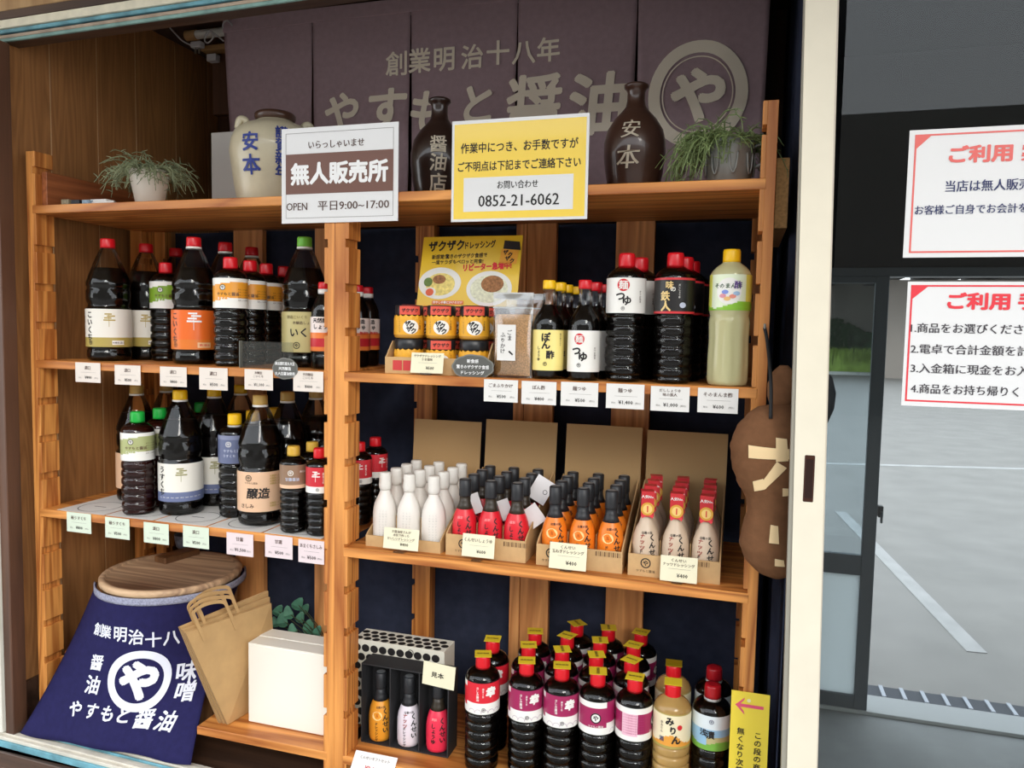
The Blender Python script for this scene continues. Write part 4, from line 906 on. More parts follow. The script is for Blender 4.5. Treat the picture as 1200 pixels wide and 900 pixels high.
# leaflets tucked between the red bottles
lf = mat('leaflet', (232, 228, 228), .5)
for i, (px, py, Y, w_, h_, ro, lab) in enumerate(((634, 574, .163, .05, .062, .5, 'white leaflet sticking up at a slant among the red bottles, upper right'), (622, 607, .100, .05, .060, .9, 'curled white leaflet at the right side of the red bottles'), (592, 597, .103, .03, .05, -.4, 'white leaflet between the middle and right red bottles'), (557, 590, .103, .03, .05, -.4, 'white leaflet between the left and middle red bottles'))):
    p = at(px, py, 1, Y); o = root('leaflet', tuple(p), lab, 'leaflet', 'leaflets among the red bottles'); o.rotation_euler = (-.12, ro, 0)
    link('sheet', B(-w_/2, w_/2, 0, .0008, -h_/2, h_/2), lf, o); 
    if i == 0: v, f = ring2(.006, .006, .0015, 16); link('ring_mark', ([(a+.012, -.0005, b) for a, b in v], f), ink, o)

# ------------------------------------------------------------------ price cards
def price(px0, px1, py0, py1, title, yen, mt, lab, Y=-.003, tw=None, sub=True, name='price_tag', tilt=0, group='price tags on the shelf edges'):
    a = at(px0, py1, 1, Y); b = at(px1, (py0+py1)/2, 1, Y); t_ = at((px0+px1)/2, py0, 1, Y); u = at((px0+px1)/2, py1, 1, Y)
    w_ = b.x-a.x; h_ = t_.z-u.z
    c = Card(name, lab, 'price tag', (a.x, Y-.0012, u.z), w_, h_, mt, th=.001, group=group)
    if tilt: c.o.rotation_euler.x = tilt
    n = title.count('|')+1
    for i, s in enumerate(title.split('|')):
        s_ = h_*(.20 if n == 1 else .15); c.text(s, w_/2, h_*(.74 if n == 1 else .84-.17*i), s_, brown_ink, bold=.012, res=1, width=min(w_*.86, s_*len(s)*.95))
    c.rect(w_*.22, w_*.82, h_*.50 if n < 3 else h_*.40, h_*.508 if n < 3 else h_*.408, grey_ink, y=.0006)
    c.text('¥'+yen, w_*(.52 if sub else .60), h_*.25, h_*.21, ink, bold=.012, res=1)
    if sub: c.text('税込', w_*.20, h_*.23, h_*.09, grey_ink, bold=0, res=1); c.text('(税込)', w_*.84, h_*.23, h_*.09, grey_ink, bold=0, res=1)
    return c
for i, (a, b, c_, d_, t, y_) in enumerate(((89, 118, 425, 448, '濃口', '800'), (135, 165, 428, 451, '濃口', '500'), (188, 219, 430, 453, '濃口', '800'), (234, 267, 431, 457, '濃口', '500'), (287, 320, 433, 457, '本醸造|こいくち', '1,100'), (344, 379, 435, 459, '天然醸造|こいくち', '400'))):
    price(a, b, c_, d_, t, y_, cream_tag, f'cream price tag {y_} yen, ' + ('leftmost on the second shelf', 'second on the second shelf', 'third on the second shelf', 'fourth on the second shelf', 'left of the dark oval badge', 'touching the centre post, second shelf')[i])
for i, (a, b, c_, d_, t, y_, m_) in enumerate(((79, 107, 601, 624, '極うすくち', '800', green_tag), (124, 152, 607, 631, '極うすくち', '500', green_tag), (169, 198, 613, 637, '淡口', '800', green_tag), (215, 245, 617, 642, '淡口', '500', green_tag), (266, 297, 625, 651, '甘露', '1,500', pink_tag), (311, 343, 628, 654, '甘露', '500', pink_tag), (350, 380, 633, 660, 'あまくちさしみ', '500', pink_tag))):
    price(a, b, c_, d_, t, y_, m_, ('pale green price tag at the left end of the third shelf', 'pale green price tag, second on the third shelf', 'pale green price tag, third, left of the barrel grip', 'pale green price tag, fourth on the third shelf', 'pale pink price tag reading 1,500 yen', 'pale pink price tag above the plain navy cloth', 'pale pink price tag beside the centre post')[i])
for i, (a, b, c_, d_, t, y_) in enumerate(((567, 607, 445, 471, 'ごまふりかけ', '500'), (611, 652, 447, 474, 'ぽん酢', '400'), (657, 701, 448, 476, '麺つゆ', '500'), (710, 755, 450, 479, '麺つゆ', '1,400'), (762, 808, 453, 482, 'だししょうゆ|味の鉄人', '1,000'), (817, 865, 455, 484, 'そのまんま酢', '600'))):
    price(a, b, c_, d_, t, y_, paper, f'white price tag reading {y_} yen, under the ' + ('sesame pouch', 'ponzu bottles', 'small noodle-soup bottles', 'large noodle-soup bottles', 'black-labelled bottles', 'clear vinegar bottle')[i])
clip_m = clear('clip_plastic', (230, 232, 232), .2, .1)
def clipcard(*a, **k):
    c = price(*a, sub=False, name='price_card', tilt=-.16, group='clip-stand price cards', **k)
    zs = ZS2 if c.o.location.z > -.3 else ZS3R
    c.o.location.z = max(c.o.location.z, zs+.004)
    link('clip_foot', B(c.w*.32, c.w*.62, -.006, .012, zs-c.o.location.z+.0005, zs-c.o.location.z+.0035, .001), clip_m, c.o)
    return c
clipcard(481, 519, 414, 438, 'ザクザクドレッシング|うま塩味', '500', yel_tag, 'pale yellow price card in front of the stacked jars', Y=.004)
clipcard(449, 490, 620, 644, 'お醤油屋さんが|本気で作った|おいしいドレッシング', '400', yel_tag, 'pale yellow price card before the white dressing bottles', Y=.010)
clipcard(541, 579, 627, 653, 'くんせいしょうゆ', '600', yel_tag, 'pale yellow 600 yen price card before the red bottles', Y=.012)
clipcard(643, 687, 638, 668, 'くんせい|玉ねぎドレッシング', '400', yel_tag, 'pale yellow price card before the orange dressing bottles', Y=.012)
clipcard(773, 817, 655, 684, 'くんせい|ナッツドレッシング', '400', yel_tag, 'pale yellow price card before the nut dressing bottles', Y=.012)
# dark cloud-shaped badges
def badge(px, py, w_, h_, Y, lines, lab):
    p = at(px, py, 1, Y); pts = []
    for k in range(48):
        a = 2*math.pi*k/48; m_ = 1+.055*abs(math.sin(4.5*a)); pts.append((w_/2*m_*math.cos(a), h_/2*m_*math.sin(a)))
    c = Card('cloud_badge', lab, 'sign', (p.x, Y, p.z), w_, h_, mat('badge_grey', (118, 118, 112), .5), group='dark cloud-shaped badges', outline=pts)
    c.poly([(x*.93, z*.90) for x, z in pts], mat('badge_dark', (88, 88, 84), .5), 'printed_panel')
    for i, s in enumerate(lines): c.text(s, 0, h_*(.24-.24*i), h_*.17, white_ink, bold=.02, res=1, width=min(w_*.8, h_*.17*len(s)))
badge(334, 432, .070, .052, -.006, ('奥出雲町産丸大豆', '天然醸造', '丸大豆醤油使用'), 'dark cloud-shaped badge on the edge of the second shelf, left bay')
badge(554, 430, .100, .056, .004, ('新食感', '驚きのザクザク食感', 'ドレッシング'), 'dark cloud-shaped badge in front of the jar tray')

# ------------------------------------------------------------------ stacked jars in a tray
zj = z2r
tr = root('cardboard_tray', (-.69, .10, zj), 'low cardboard tray holding the stacked yellow jars', 'tray'); X0, X1 = -.826, -.563
link('base', B(X0, X1, .025, .205, zj, zj+.002), card_mt, tr, world=True); link('front_wall', B(X0, X1, .022, .025, zj, zj+.040), card_mt, tr, world=True); link('back_wall', B(X0, X1, .205, .208, zj, zj+.085), card_mt, tr, world=True)
for xa in (X0, X1-.003):
    P = [(.025, zj), (.205, zj), (.205, zj+.085), (.06, zj+.078), (.025, zj+.040)]; v = [(xa, y, z) for y, z in P]+[(xa+.003, y, z) for y, z in P]; n = 5
    link('side_wall', (v, [tuple(range(n-1, -1, -1)), tuple(range(n, 2*n))]+[(k, (k+1) % n, (k+1) % n+n, k+n) for k in range(n)]), card_mt, tr, world=True)
for x in (-.805, -.778): link('red_mark', B(x, x+.024, .0212, .0218, zj+.008, zj+.032), mat('tray_red', (196, 60, 60), .6), tr, world=True)
yj = mat('jar_yellow_paper', (232, 170, 44), .5, noise=.06, nscale=90); jb_ = mat('black_lid', (34, 35, 38), .35)
jr = root('dressing_jar', (0, 0, 0)); hj = .081
link('glass_body', lathe([(.030, .0), (.0355, .003), (.0365, .008), (.0365, .046), (.034, .052), (.0315, .055)], 28), mat('jar_contents', (196, 140, 50), .25, coat=.5), jr, smooth=True)
lb = link('paper_label', lathe([(.0369, .009), (.0371, .012), (.0371, .044), (.0369, .047)], 40, cap=False), yj, jr, smooth=True)
v = []; f = []
for k in range(60):
    a = 2*math.pi*k/60; r1 = .0368+.0008*math.sin(15*a); r2 = .0350
    v += [((r1)*math.sin(a), -r1*math.cos(a), .046), (r2*math.sin(a), -r2*math.cos(a), .0555+.0022*math.sin(15*a))]
for k in range(60): j = (k+1) % 60; f.append((2*k, 2*j, 2*j+1, 2*k+1))
link('scalloped_paper', (v, f), yj, jr)
link('lid', lathe([(.0335, .0565), (.0345, .058), (.0345, .079), (.0325, .081), (.02, .0812)], 40, lambda a, z: 1+.008*math.sin(30*a)), jb_, jr, smooth=True)
curved_shape(lb, ellipse(0, 0, .0195, .0170, 20), wht, .0371, 2, .028, off=.0006)
for s_, a_, z_ in (('ザ', -10, .036), ('ク', 6, .032), ('ザ', -4, .023), ('ク', 12, .019)): curved_text(lb, s_, .0150, ink, .0371, a_, z_, off=.0012, bold=.05, res=1)
curved_text(lb, 'うま塩味', .006, brown_ink, .0371, 38, .034, vertical=True, res=1); curved_text(lb, 'ドレッシング', .0048, brown_ink, .0371, -42, .028, vertical=True, res=1)
sk = link('seal_sticker', ([(.0352*math.sin(R(a)), -.0352*math.cos(R(a)), z) for z in (.058, .0785) for a in range(-46, 43, 8)], [(k, k+1, k+13, k+12) for k in range(11)]), mat('seal_red', (222, 84, 66), .5), jr)
curved_text(sk, 'ザクザク', .0105, ink, .0352, -2, .068, off=.0006, bold=.035, res=1)
link('sticker_flap', B(-.020, .020, -.026, .010, .0812, .0816), mat('seal_red', (222, 84, 66)), jr)
jx = (-.7835, -.6985, -.6135); first = True
for li, z_ in enumerate((zj+.0025, zj+.0025+hj+.001)):
    for r_, y in enumerate((.067, .150)):
        for c_, x in enumerate(jx):
            o = jr if first else copy_tree(jr); first = False
            o.location = (x, y, z_); o.rotation_euler.z = -math.atan2(x, y+1.65)+R(random.uniform(-4, 4)) + (R(0) if not (li == 0 and r_ == 0 and c_ != 1) else R(140))
            tag(o, f'yellow-labelled dressing jar, {("lower", "upper")[li]} layer, {("front", "rear")[r_]} row, {("left", "middle", "right")[c_]}', 'jar', 'stacked dressing jars')
# poster behind the jars
p0 = Vector((-.802, .150, zj+.0025+2*hj+.003)); 
c = Card('food_poster', 'yellow poster with two bowls of food, propped behind the jars', 'poster', tuple(p0), .268, .185, mat('poster_yellow', (224, 186, 44), .35, coat=.2), th=.002, tilt=-.24)
c.o.rotation_euler.y = .0
c.text('ザクザク', .066, .160, .030, ink, bold=.05, width=.098, rot=.04); c.text('ドレッシング', .158, .162, .021, ink, bold=.035, width=.082, rot=.05)
c.text('新感覚!驚きのザクザク食感で', .104, .132, .0135, ink, bold=.02, width=.150, rot=.03, res=1); c.text('一度サラダもペロッと完食!', .100, .117, .0125, ink, bold=.02, width=.140, rot=.02, res=1)
c.text('リピーター急増中!', .182, .104, .020, red_ink, bold=.05, width=.128, rot=.05)
bw = mat('bowl_white', (222, 222, 216), .3); nd = mat('noodle_yellow', (222, 204, 120), .6, noise=.25, nscale=120); bn = mat('bonito_brown', (150, 104, 66), .7, noise=.4, nscale=160); yk = mat('yolk_red', (212, 90, 50), .4); gn = mat('leaf_green_print', (96, 120, 60), .6, noise=.3, nscale=90); wn = mat('white_onion_print', (214, 216, 190), .6, noise=.2, nscale=120)
c.poly(ellipse(.058, .060, .058, .042, 36), bw, 'bowl_picture', y=.0006); c.poly(ellipse(.060, .057, .040, .030, 28), nd, 'noodle_picture', y=.0009); c.poly(ellipse(.056, .070, .018, .012, 20), bn, 'topping_picture', y=.0012); c.poly(ellipse(.026, .063, .012, .012, 16), gn, 'leaf_picture', y=.0011); c.poly(ellipse(.034, .036, .016, .013, 18), bw, 'egg_picture', y=.0013); c.poly(ellipse(.033, .036, .011, .010, 16), yk, 'yolk_picture', y=.0016)
c.poly(ellipse(.192, .046, .060, .046, 36), bw, 'bowl_picture', y=.0006); c.poly(ellipse(.192, .045, .050, .036, 28), wn, 'onion_picture', y=.0009); c.poly(ellipse(.200, .058, .030, .022, 22), bn, 'topping_picture', y=.0012)
c.poly([(.042, .004), (.128, .004), (.128, .014), (.042, .014)], mat('caption_orange', (220, 120, 60), .5), y=.0014); c.text('冷やし中華にかけるだけ', .085, .009, .008, white_ink, bold=.02, res=1, width=.08, y=.002)
c.poly([(.220, .150), (.266, .146), (.262, .168), (.222, .172)], jb_, 'jar_lid_picture', y=.0012); c.poly([(.212, .112), (.258, .110), (.262, .146), (.216, .150)], mat('jar_orange_print', (226, 160, 50), .5), 'jar_picture', y=.0010)
for s_, x, z in (('ザ', .228, .140), ('ク', .240, .134), ('ザ', .234, .124), ('ク', .246, .118)): c.text(s_, x, z, .014, ink, bold=.04, res=1, y=.0018)
# sesame pouches
ses = mat('sesame_mix', (224, 170, 112), .7, noise=.35, nscale=330); film = clear('pouch_film', (240, 240, 238), .16, .12)
def pouch(x, y, lab, sc=1):
    o = root('sesame_pouch', (x, y, zj), lab, 'pouch', 'sesame topping pouches'); W, Hh = .096, .196
    def sheet(sign, w0, h0, dep, z0=0):
        v = []; q = []; n = 14
        for j in range(n+1):
            for i in range(n+1):
                u, t = i/n, j/n; b = math.sin(math.pi*u)**.6*(max(0, math.sin(math.pi*min(1, .12+t*.88)))**.7); v.append(((u-.5)*w0, sign*dep*b, z0+t*h0))
        for j in range(n):
            for i in range(n): a = j*(n+1)+i; q.append((a, a+1, a+n+2, a+n+1) if sign < 0 else (a, a+n+1, a+n+2, a+1))
        return v, q
    link('film', merge(sheet(-1, W, Hh, .018), sheet(1, W, Hh, .018)), film, o, smooth=True)
    link('sesame', merge(sheet(-1, W-.010, Hh*.72, .0165, .005), sheet(1, W-.010, Hh*.72, .0165, .005)), ses, o, smooth=True)['kind'] = 'stuff'
    link('seal_bar', B(-W/2, W/2, -.0012, .0012, Hh-.014, Hh), mat('seal_frost', (196, 196, 194), .3), o); link('zip_line', B(-W/2, W/2, -.0035, -.002, Hh-.036, Hh-.033), mat('seal_frost', (196, 196, 194), .3), o)
    lbp = link('paper_label', B(-.031, .013, -.0205, -.0197, .040, .122), paper, o)
    for s_, xx, z, s2 in (('ごま', -.001, .098, .013), ('ふりかけ', -.017, .080, .0125)):
        vv, ff = glyphs(s_, s2, vertical=True, bold=.015, res=1); link('lettering', ([(xx+a, -.0211, z+b) for a, b in vv], ff), ink, lbp)
    link('printed_mark', ([(-.004, -.0211, .060), (.006, -.0211, .052), (.008, -.0211, .055), (-.001, -.0211, .063)], [(0, 1, 2, 3)]), ink, lbp)
    return o
pouch(-.506, .030, 'clear pouch of sesame topping with a white label, in front'); o = pouch(-.492, .085, 'clear pouch of sesame topping standing behind the front one')

# ------------------------------------------------------------------ papers and clear holder on the left shelves
for i, (x0, x1) in enumerate(((-1.835, -1.670), (-1.662, -1.505), (-1.497, -1.335), (-1.327, -1.165), (-1.157, -.990))):
    o = root('shelf_paper', ((x0+x1)/2, .1, ZS3+.0002), f'white sheet with an outlined oval on the third shelf, {("leftmost", "second", "middle", "fourth", "rightmost")[i]} of five', 'paper', 'white sheets lining the third shelf')
    link('sheet', B(x0, x1, .004, .30, ZS3+.0002, ZS3+.001), paper, o, world=True)
    v, f = ring2(.058, .058, .0022, 36); link('oval_outline', ([((x0+x1)/2+a, .075+b, ZS3+.0014) for a, b in v], f), ink, o, world=True); link('stroke', B((x0+x1)/2-.02, (x0+x1)/2+.02, .073, .076, ZS3+.0012, ZS3+.0014), ink, o, world=True)
ac = root('acrylic_holder', (-1.2, .0, ZS2), 'clear acrylic holder standing before the amber-labelled bottles', 'holder'); acm = clear('acrylic', (238, 240, 236), .12, .02)
xa, xb = at(281, 420, 1, .006).x, at(344, 420, 1, .006).x
link('front_sheet', B(xa, xb, .004, .006, ZS2+.0005, ZS2+.068), acm, ac, world=True); link('edge', B(xa, xa+.002, .0035, .014, ZS2+.0005, ZS2+.069), mat('acrylic_edge', (120, 122, 116), .2), ac, world=True); link('foot', B(xa, xb, .006, .014, ZS2+.0003, ZS2+.002), acm, ac, world=True)

# ------------------------------------------------------------------ top shelf
def vase(name, loc, prof, mt, label, cat, texts, seg=40, mod=None, tm=None, turn=0):
    o = root(name, loc, label, cat); o.rotation_euler.z = R(turn)-math.atan2(loc[0], loc[1]+1.65)
    b = link('body', lathe(prof, seg, mod), mt, o, smooth=True)
    for s_, a_, z_, sz, kw in texts: curved_text(b, s_, sz, tm, (lambda z, p=prof: interp(p, z)), a_, z_, off=.0022, **kw)
    return o
jarm = mat('buff_glaze', (206, 196, 168), .35, noise=.12, nscale=14, coat=.3, bump=.15); blue_g = mat('cobalt_brush', (40, 58, 140), .4)
o = vase('sake_jar', (-1.262, .215, ZS1+.0003), [(.085, 0), (.096, .004), (.100, .015), (.108, .06), (.116, .11), (.121, .155), (.119, .185), (.108, .210), (.085, .228), (.060, .238), (.050, .244), (.046, .248)], jarm, 'buff stoneware sake jar with blue brush lettering and a brown rim', 'jar', (('安', -32, .165, .052, dict(bold=.03)), ('本', -32, .105, .055, dict(bold=.03)), ('謹賀新年', 8, .140, .036, dict(vertical=True, bold=.03, pitch=.95))), mod=lambda a, z: 1+.006*math.sin(z*330), tm=blue_g)
link('rim', lathe([(.046, .244), (.052, .247), (.055, .253), (.055, .262), (.050, .267), (.040, .266)], 36), mat('brown_glaze', (78, 52, 40), .35, coat=.4), o, smooth=True)
for s_ in (-1, 1): link('lug', tube(spline([(s_*.072, 0, .228), (s_*.080, 0, .242), (s_*.093, 0, .241), (s_*.098, 0, .218)]), .010, 10), jarm, o, smooth=True)
dkg = mat('dark_brown_glaze', (52, 36, 30), .28, noise=.25, nscale=10, coat=.5); TK = [(.050, 0), (.056, .003), (.060, .02), (.068, .06), (.073, .100), (.073, .130), (.066, .160), (.050, .186), (.033, .204), (.024, .216), (.021, .230), (.021, .250), (.024, .256), (.029, .260), (.029, .266), (.024, .269), (.016, .266)]
tkm = mat('bone_brush', (206, 196, 176), .5)
vase('sake_bottle', (-.765, .20, ZS1+.0003), TK, dkg, 'dark brown stoneware sake bottle with running script, partly behind the notices', 'vase', (('醤', -2, .140, .045, dict(bold=.02)), ('油', -2, .095, .045, dict(bold=.02, shear=.1)), ('店', -2, .047, .045, dict(bold=.02))), tm=tkm)
vase('sake_bottle', (-.262, .20, ZS1+.0003), TK, mat('mid_brown_glaze', (74, 50, 40), .3, noise=.2, nscale=12, coat=.4), 'brown stoneware sake bottle with two pale characters, right of the yellow notice', 'vase', (('安', -8, .150, .046, dict(bold=.015, shear=.1)), ('本', -12, .085, .056, dict(bold=.015, shear=.1))), tm=tkm)  # glaze a paler brown than on the other sake bottle
def stems(rn, n, R0, z0, droop, ln, out, bias=None):
    ms = []
    for k in range(n):
        a = rn.uniform(0, 2*math.pi)
        if bias and rn.random() < bias[1]: a = rn.gauss(bias[0], .45)
        r = R0*math.sqrt(rn.random()); p = Vector((r*math.sin(a), -r*math.cos(a), z0)); d = Vector((math.sin(a)*rn.uniform(.3, 1), -math.cos(a)*rn.uniform(.3, 1), rn.uniform(.4, 1.1))).normalized()
        L = ln*rn.uniform(.5, 1.15); pts = [p.copy()]; st_ = L/7
        for i in range(7):
            d = (d+Vector((rn.uniform(-.35, .35), rn.uniform(-.35, .35), -droop*rn.uniform(.4, 1.2)))).normalized(); p = p+d*st_
            rr = math.hypot(p.x, p.y)
            if rr < R0*1.15 and p.z < z0: p.x *= R0*1.15/max(rr, .01); p.y *= R0*1.15/max(rr, .01)
            p.z = max(p.z, .004) if not (bias and p.y < -.1) else p.z
            pts.append(p.copy())
        ms.append(tube(pts, rn.uniform(.0014, .0022), 4, taper=lambda t: 1-.6*t))
        for i in range(1, 7):
            if rn.random() < .8:
                q = pts[i]; dd = Vector((rn.uniform(-1, 1), rn.uniform(-1, 1), rn.uniform(-.3, .9))).normalized()*rn.uniform(.010, .020)
                ms.append(tube([q, q+dd*.5, q+dd+Vector((0, 0, -.002))], .0014, 4, taper=lambda t: 1-.7*t))
    return merge(*ms)
rn = random.Random(7)
o = root('potted_plant', (-1.600, .115, ZS1+.0003), 'wispy grey-green plant in a small white pot, left end of the top shelf', 'plant')
pm_ = mat('white_pot', (226, 220, 208), .35)
link('pot', lathe([(.026, 0), (.030, .002), (.046, .085), (.048, .092), (.043, .092), (.041, .084), (.030, .074)], 32), pm_, o, smooth=True); link('soil', lathe([(.0001, .078), (.041, .080)], 20), mat('dark_soil', (60, 46, 36), .9), o)
g1 = mat('grey_green_stem', (132, 140, 108), .6, noise=.25, nscale=40); g2 = mat('fresh_green_stem', (120, 138, 88), .55, noise=.3, nscale=40)
o.scale = (1.15, 1.15, 1.12)
link('foliage', stems(rn, 170, .042, .088, .42, .10, 1), g1, o)['kind'] = 'stuff'
o = root('potted_plant', (-.040, .110, ZS1+.0003), 'trailing green plant in a grey relief-moulded pot beside the right post', 'plant')
gp = mat('grey_zinc_pot', (150, 152, 148), .45, metal=.35, noise=.2, nscale=18)
link('pot', lathe([(.040, 0), (.044, .003), (.053, .080), (.056, .100), (.052, .101), (.049, .092), (.036, .084)], 48, lambda a, z: 1+(.03*math.sin(a*8)*math.sin(z*100) if .01 < z < .085 else 0)), gp, o, smooth=True)
for k in range(8):
    a = R(45*k+10)
    link('relief_petal', tube(spline([(math.sin(a-.18)*.0525, -math.cos(a-.18)*.0525, .070), (math.sin(a-.12)*.052, -math.cos(a-.12)*.052, .040), (math.sin(a)*.0505, -math.cos(a)*.0505, .026), (math.sin(a+.12)*.052, -math.cos(a+.12)*.052, .040), (math.sin(a+.18)*.0525, -math.cos(a+.18)*.0525, .070)], 4), .0022, 6), gp, o, smooth=True)
link('handle', tube(spline([(.050, -.01, .086), (.066, -.012, .090), (.074, -.012, .070), (.066, -.01, .050), (.054, -.006, .044)]), .0035, 8), gp, o, smooth=True); link('soil', lathe([(.0001, .086), (.050, .088)], 20), mat('dark_soil', (60, 46, 36)), o)
link('foliage', merge(stems(rn, 110, .048, .095, .40, .075, 1), stems(rn, 120, .045, .095, .55, .15, 1, (R(-70), .95))), g2, o)['kind'] = 'stuff'
# little things at the left end
for i, (px, Y, w_, h_, rgb, lab) in enumerate(((81, .05, .026, .020, (150, 140, 116), 'small patterned stone block, leftmost of the little blocks by the plant'), (93, .05, .028, .018, (42, 44, 50), 'small black block between two patterned ones'), (105, .05, .024, .017, (140, 164, 182), 'small blue-grey marbled block'))):
    x = at(px, 235, 1, Y).x; o = link('small_block', B(x-w_/2, x+w_/2, Y-.015, Y+.015, ZS1+.0003, ZS1+h_, .001), mat('block%d' % i, rgb, .5, noise=.3, nscale=120), world=True); tag(o, lab, 'block', 'little blocks on the top shelf')
x = at(121, 233, 1, .06).x; o = link('folded_paper', merge(hexa([(x-.055, .045, ZS1+.0003), (x+.05, .045, ZS1+.0003), (x+.05, .045, ZS1+.013), (x-.055, .045, ZS1+.013), (x-.055, .085, ZS1+.0003), (x+.03, .085, ZS1+.0003), (x+.03, .085, ZS1+.013), (x-.055, .085, ZS1+.013)]), hexa([(x-.035, .05, ZS1+.0135), (x+.02, .05, ZS1+.0135), (x+.02, .05, ZS1+.02), (x-.035, .05, ZS1+.02), (x-.035, .08, ZS1+.0135), (x+.02, .08, ZS1+.0135), (x+.02, .08, ZS1+.02), (x-.035, .08, ZS1+.02)])), paper, world=True); tag(o, 'folded white papers lying left of the white pot', 'paper')
xa = at(245, 200, 1, .36).x; o = link('white_board', B(xa, xa+.10, .372, .376, ZS1+.0003, at(245, 156, 1, .372).z), mat('grey_white_board', (214, 210, 204), .6), world=True); tag(o, 'plain white board standing behind the sake jar, left of the split curtain', 'board')

# ------------------------------------------------------------------ barrel and its apron
BC = Vector((-1.628, .218)); BR = .196; BZ = -.752
br_ = root('wooden_barrel', (BC.x, BC.y, -1.2), 'old wooden barrel with a plank lid, draped with a navy apron', 'barrel')
lidw = wood('weathered_lid', (214, 180, 142), (150, 116, 90), axis='X', freq=20, rough=.6, contrast=.5); stv = wood('barrel_stave', (150, 108, 70), (100, 68, 44), axis='Z', freq=14)
link('staves', lathe([(.165, -1.2+1.2), (.168, .01), (.188, .43), (.1885, .436)], 48), stv, br_, smooth=False)
rim = lathe([(.180, .436), (.196, .436), (.199, .440), (.199, .452), (.195, .456), (.182, .456), (.180, .450)], 64); link('lid_rim', rim, lidw, br_, smooth=True)
cN = 6; LA = R(-12)
for k in range(cN): # lid planks cut to the circle
    a, b = -.178+k*.356/cN, -.178+(k+1)*.356/cN-.0016; pts = []
    xs1 = []
    for y in np.linspace(a, b, 5): xs1.append((math.sqrt(max(0, .178**2-y*y)), y))
    pts = [(x, y) for x, y in xs1]+[(-x, y) for x, y in reversed(xs1)]; n = len(pts); z0, z1 = .436, .4475+.0012*((k*37) % 3)
    M_ = Matrix.Rotation(LA, 3, 'Z'); v = [tuple(M_ @ Vector((x, y, z0))) for x, y in pts]+[tuple(M_ @ Vector((x, y, z1))) for x, y in pts]
    link('lid_plank', (v, [tuple(range(n-1, -1, -1)), tuple(range(n, 2*n))]+[(i, (i+1) % n, (i+1) % n+n, i+n) for i in range(n)]), lidw, br_)
q = at(219, 648, 2, BZ+.01); M_ = Matrix.Translation((q.x-BC.x, q.y-BC.y, 0)) @ Matrix.Rotation(LA, 4, 'Z'); link('lid_grip', B(-.026, .026, -.10, .03, .449, .470, .003, M_), stv, br_)
o = link('small_cup', lathe([(.020, 0), (.030, .01), (.034, .03), (.036, .05), (.033, .049), (.030, .02), (.015, .008)], 28), mat('blue_grey_glaze', (120, 132, 150), .3, noise=.4, nscale=60, coat=.4), loc=(q.x-.055, q.y+.06, BZ-.0), smooth=True); tag(o, 'small blue-grey cup on the barrel lid behind the grip, mostly hidden by price tags', 'cup')
o.location.z = -1.2+.4505
# apron
def ap_top(u):
    a = R(-143+u*188); return Vector((BC.x+.203*math.cos(a), BC.y+.203*math.sin(a), BZ-.012))
LB, RB = Vector((-1.897, -.068, -1.156)), Vector((-1.345, -.045, -1.156))
def ap(u, v): # v 0 at the hem, 1 at the rim
    t = ap_top(u); b = LB.lerp(RB, u); b = b+Vector((0, -.012*math.sin(math.pi*u), -.004*math.sin(u*9)))
    k = v**1.0; p = b.lerp(t, k); fl = (1-v)*v
    nrm_ = Vector((math.cos(R(-143+u*188)), math.sin(R(-143+u*188)), 0))
    p = p+nrm_*(-.05*fl if .15 < u < .85 else -.05*fl)+Vector((0, -.006*math.sin(u*14+1)*(1-v), 0))
    return p
apn = root('navy_apron', (-1.6, -.05, -1.15), 'navy work apron with white lettering and a ringed character, draped over the barrel', 'apron')
apm = mat('indigo_canvas', (36, 34, 76), .85, noise=.1, nscale=60, bump=.2, spec=.15); apw = mat('apron_print', (222, 224, 236), .8)
cloth('apron_cloth', ap, 44, 26, apm, apn, th=-.003)
cloth('waistband', lambda u, v: ap_top(u)+Vector(((ap_top(u)-Vector((BC.x, BC.y, 0))).x*.02, (ap_top(u)-Vector((BC.x, BC.y, 0))).y*.02, -.016+v*.020)), 44, 3, mat('grey_woven_band', (150, 152, 172), .8, noise=.3, nscale=200), apn, th=-.004)
def P2(p):
    d = np.array(p)-CAM; z = d@FWD; return 600+F_PX*(d@RGT)/z, 450-F_PX*(d@UPV)/z
APG = [(u/60, v/40, P2(ap(u/60, v/40))) for u in range(61) for v in range(41)]
def ap_at(px, py):
    u, v, _ = min(APG, key=lambda g: (g[2][0]-px)**2+(g[2][1]-py)**2); e = .01
    for it in range(6):
        x0, y0 = P2(ap(u, v)); xu, yu = P2(ap(u+e, v)); xv, yv = P2(ap(u, v+e)); J = np.array([[(xu-x0)/e, (xv-x0)/e], [(yu-y0)/e, (yv-y0)/e]]); du, dv = np.linalg.solve(J, [px-x0, py-y0]); u = min(.98, max(.02, u+du)); v = min(.98, max(.02, v+dv))
    return u, v
def ap_print(v2, f, u0, v0, name):
    e = .01; du = (ap(u0+e, v0)-ap(u0-e, v0))/(2*e); dv = (ap(u0, v0+e)-ap(u0, v0-e))/(2*e); U_ = du.normalized(); W_ = (dv-U_*dv.dot(U_)); 
    out = []
    for x, y in v2:
        v_ = y/W_.length; u_ = (x-v_*dv.dot(U_))/du.length; u, v = min(1, max(0, u0+u_)), min(1, max(0, v0+v_))
        p = ap(u, v); n = (ap(min(1, u+e), v)-p).cross(ap(u, v+e)-p).normalized(); out.append(tuple(p+n*.0045 if n.y < 0 else p-n*.0045))
    link(name, (out, f), apw, apn, world=True)
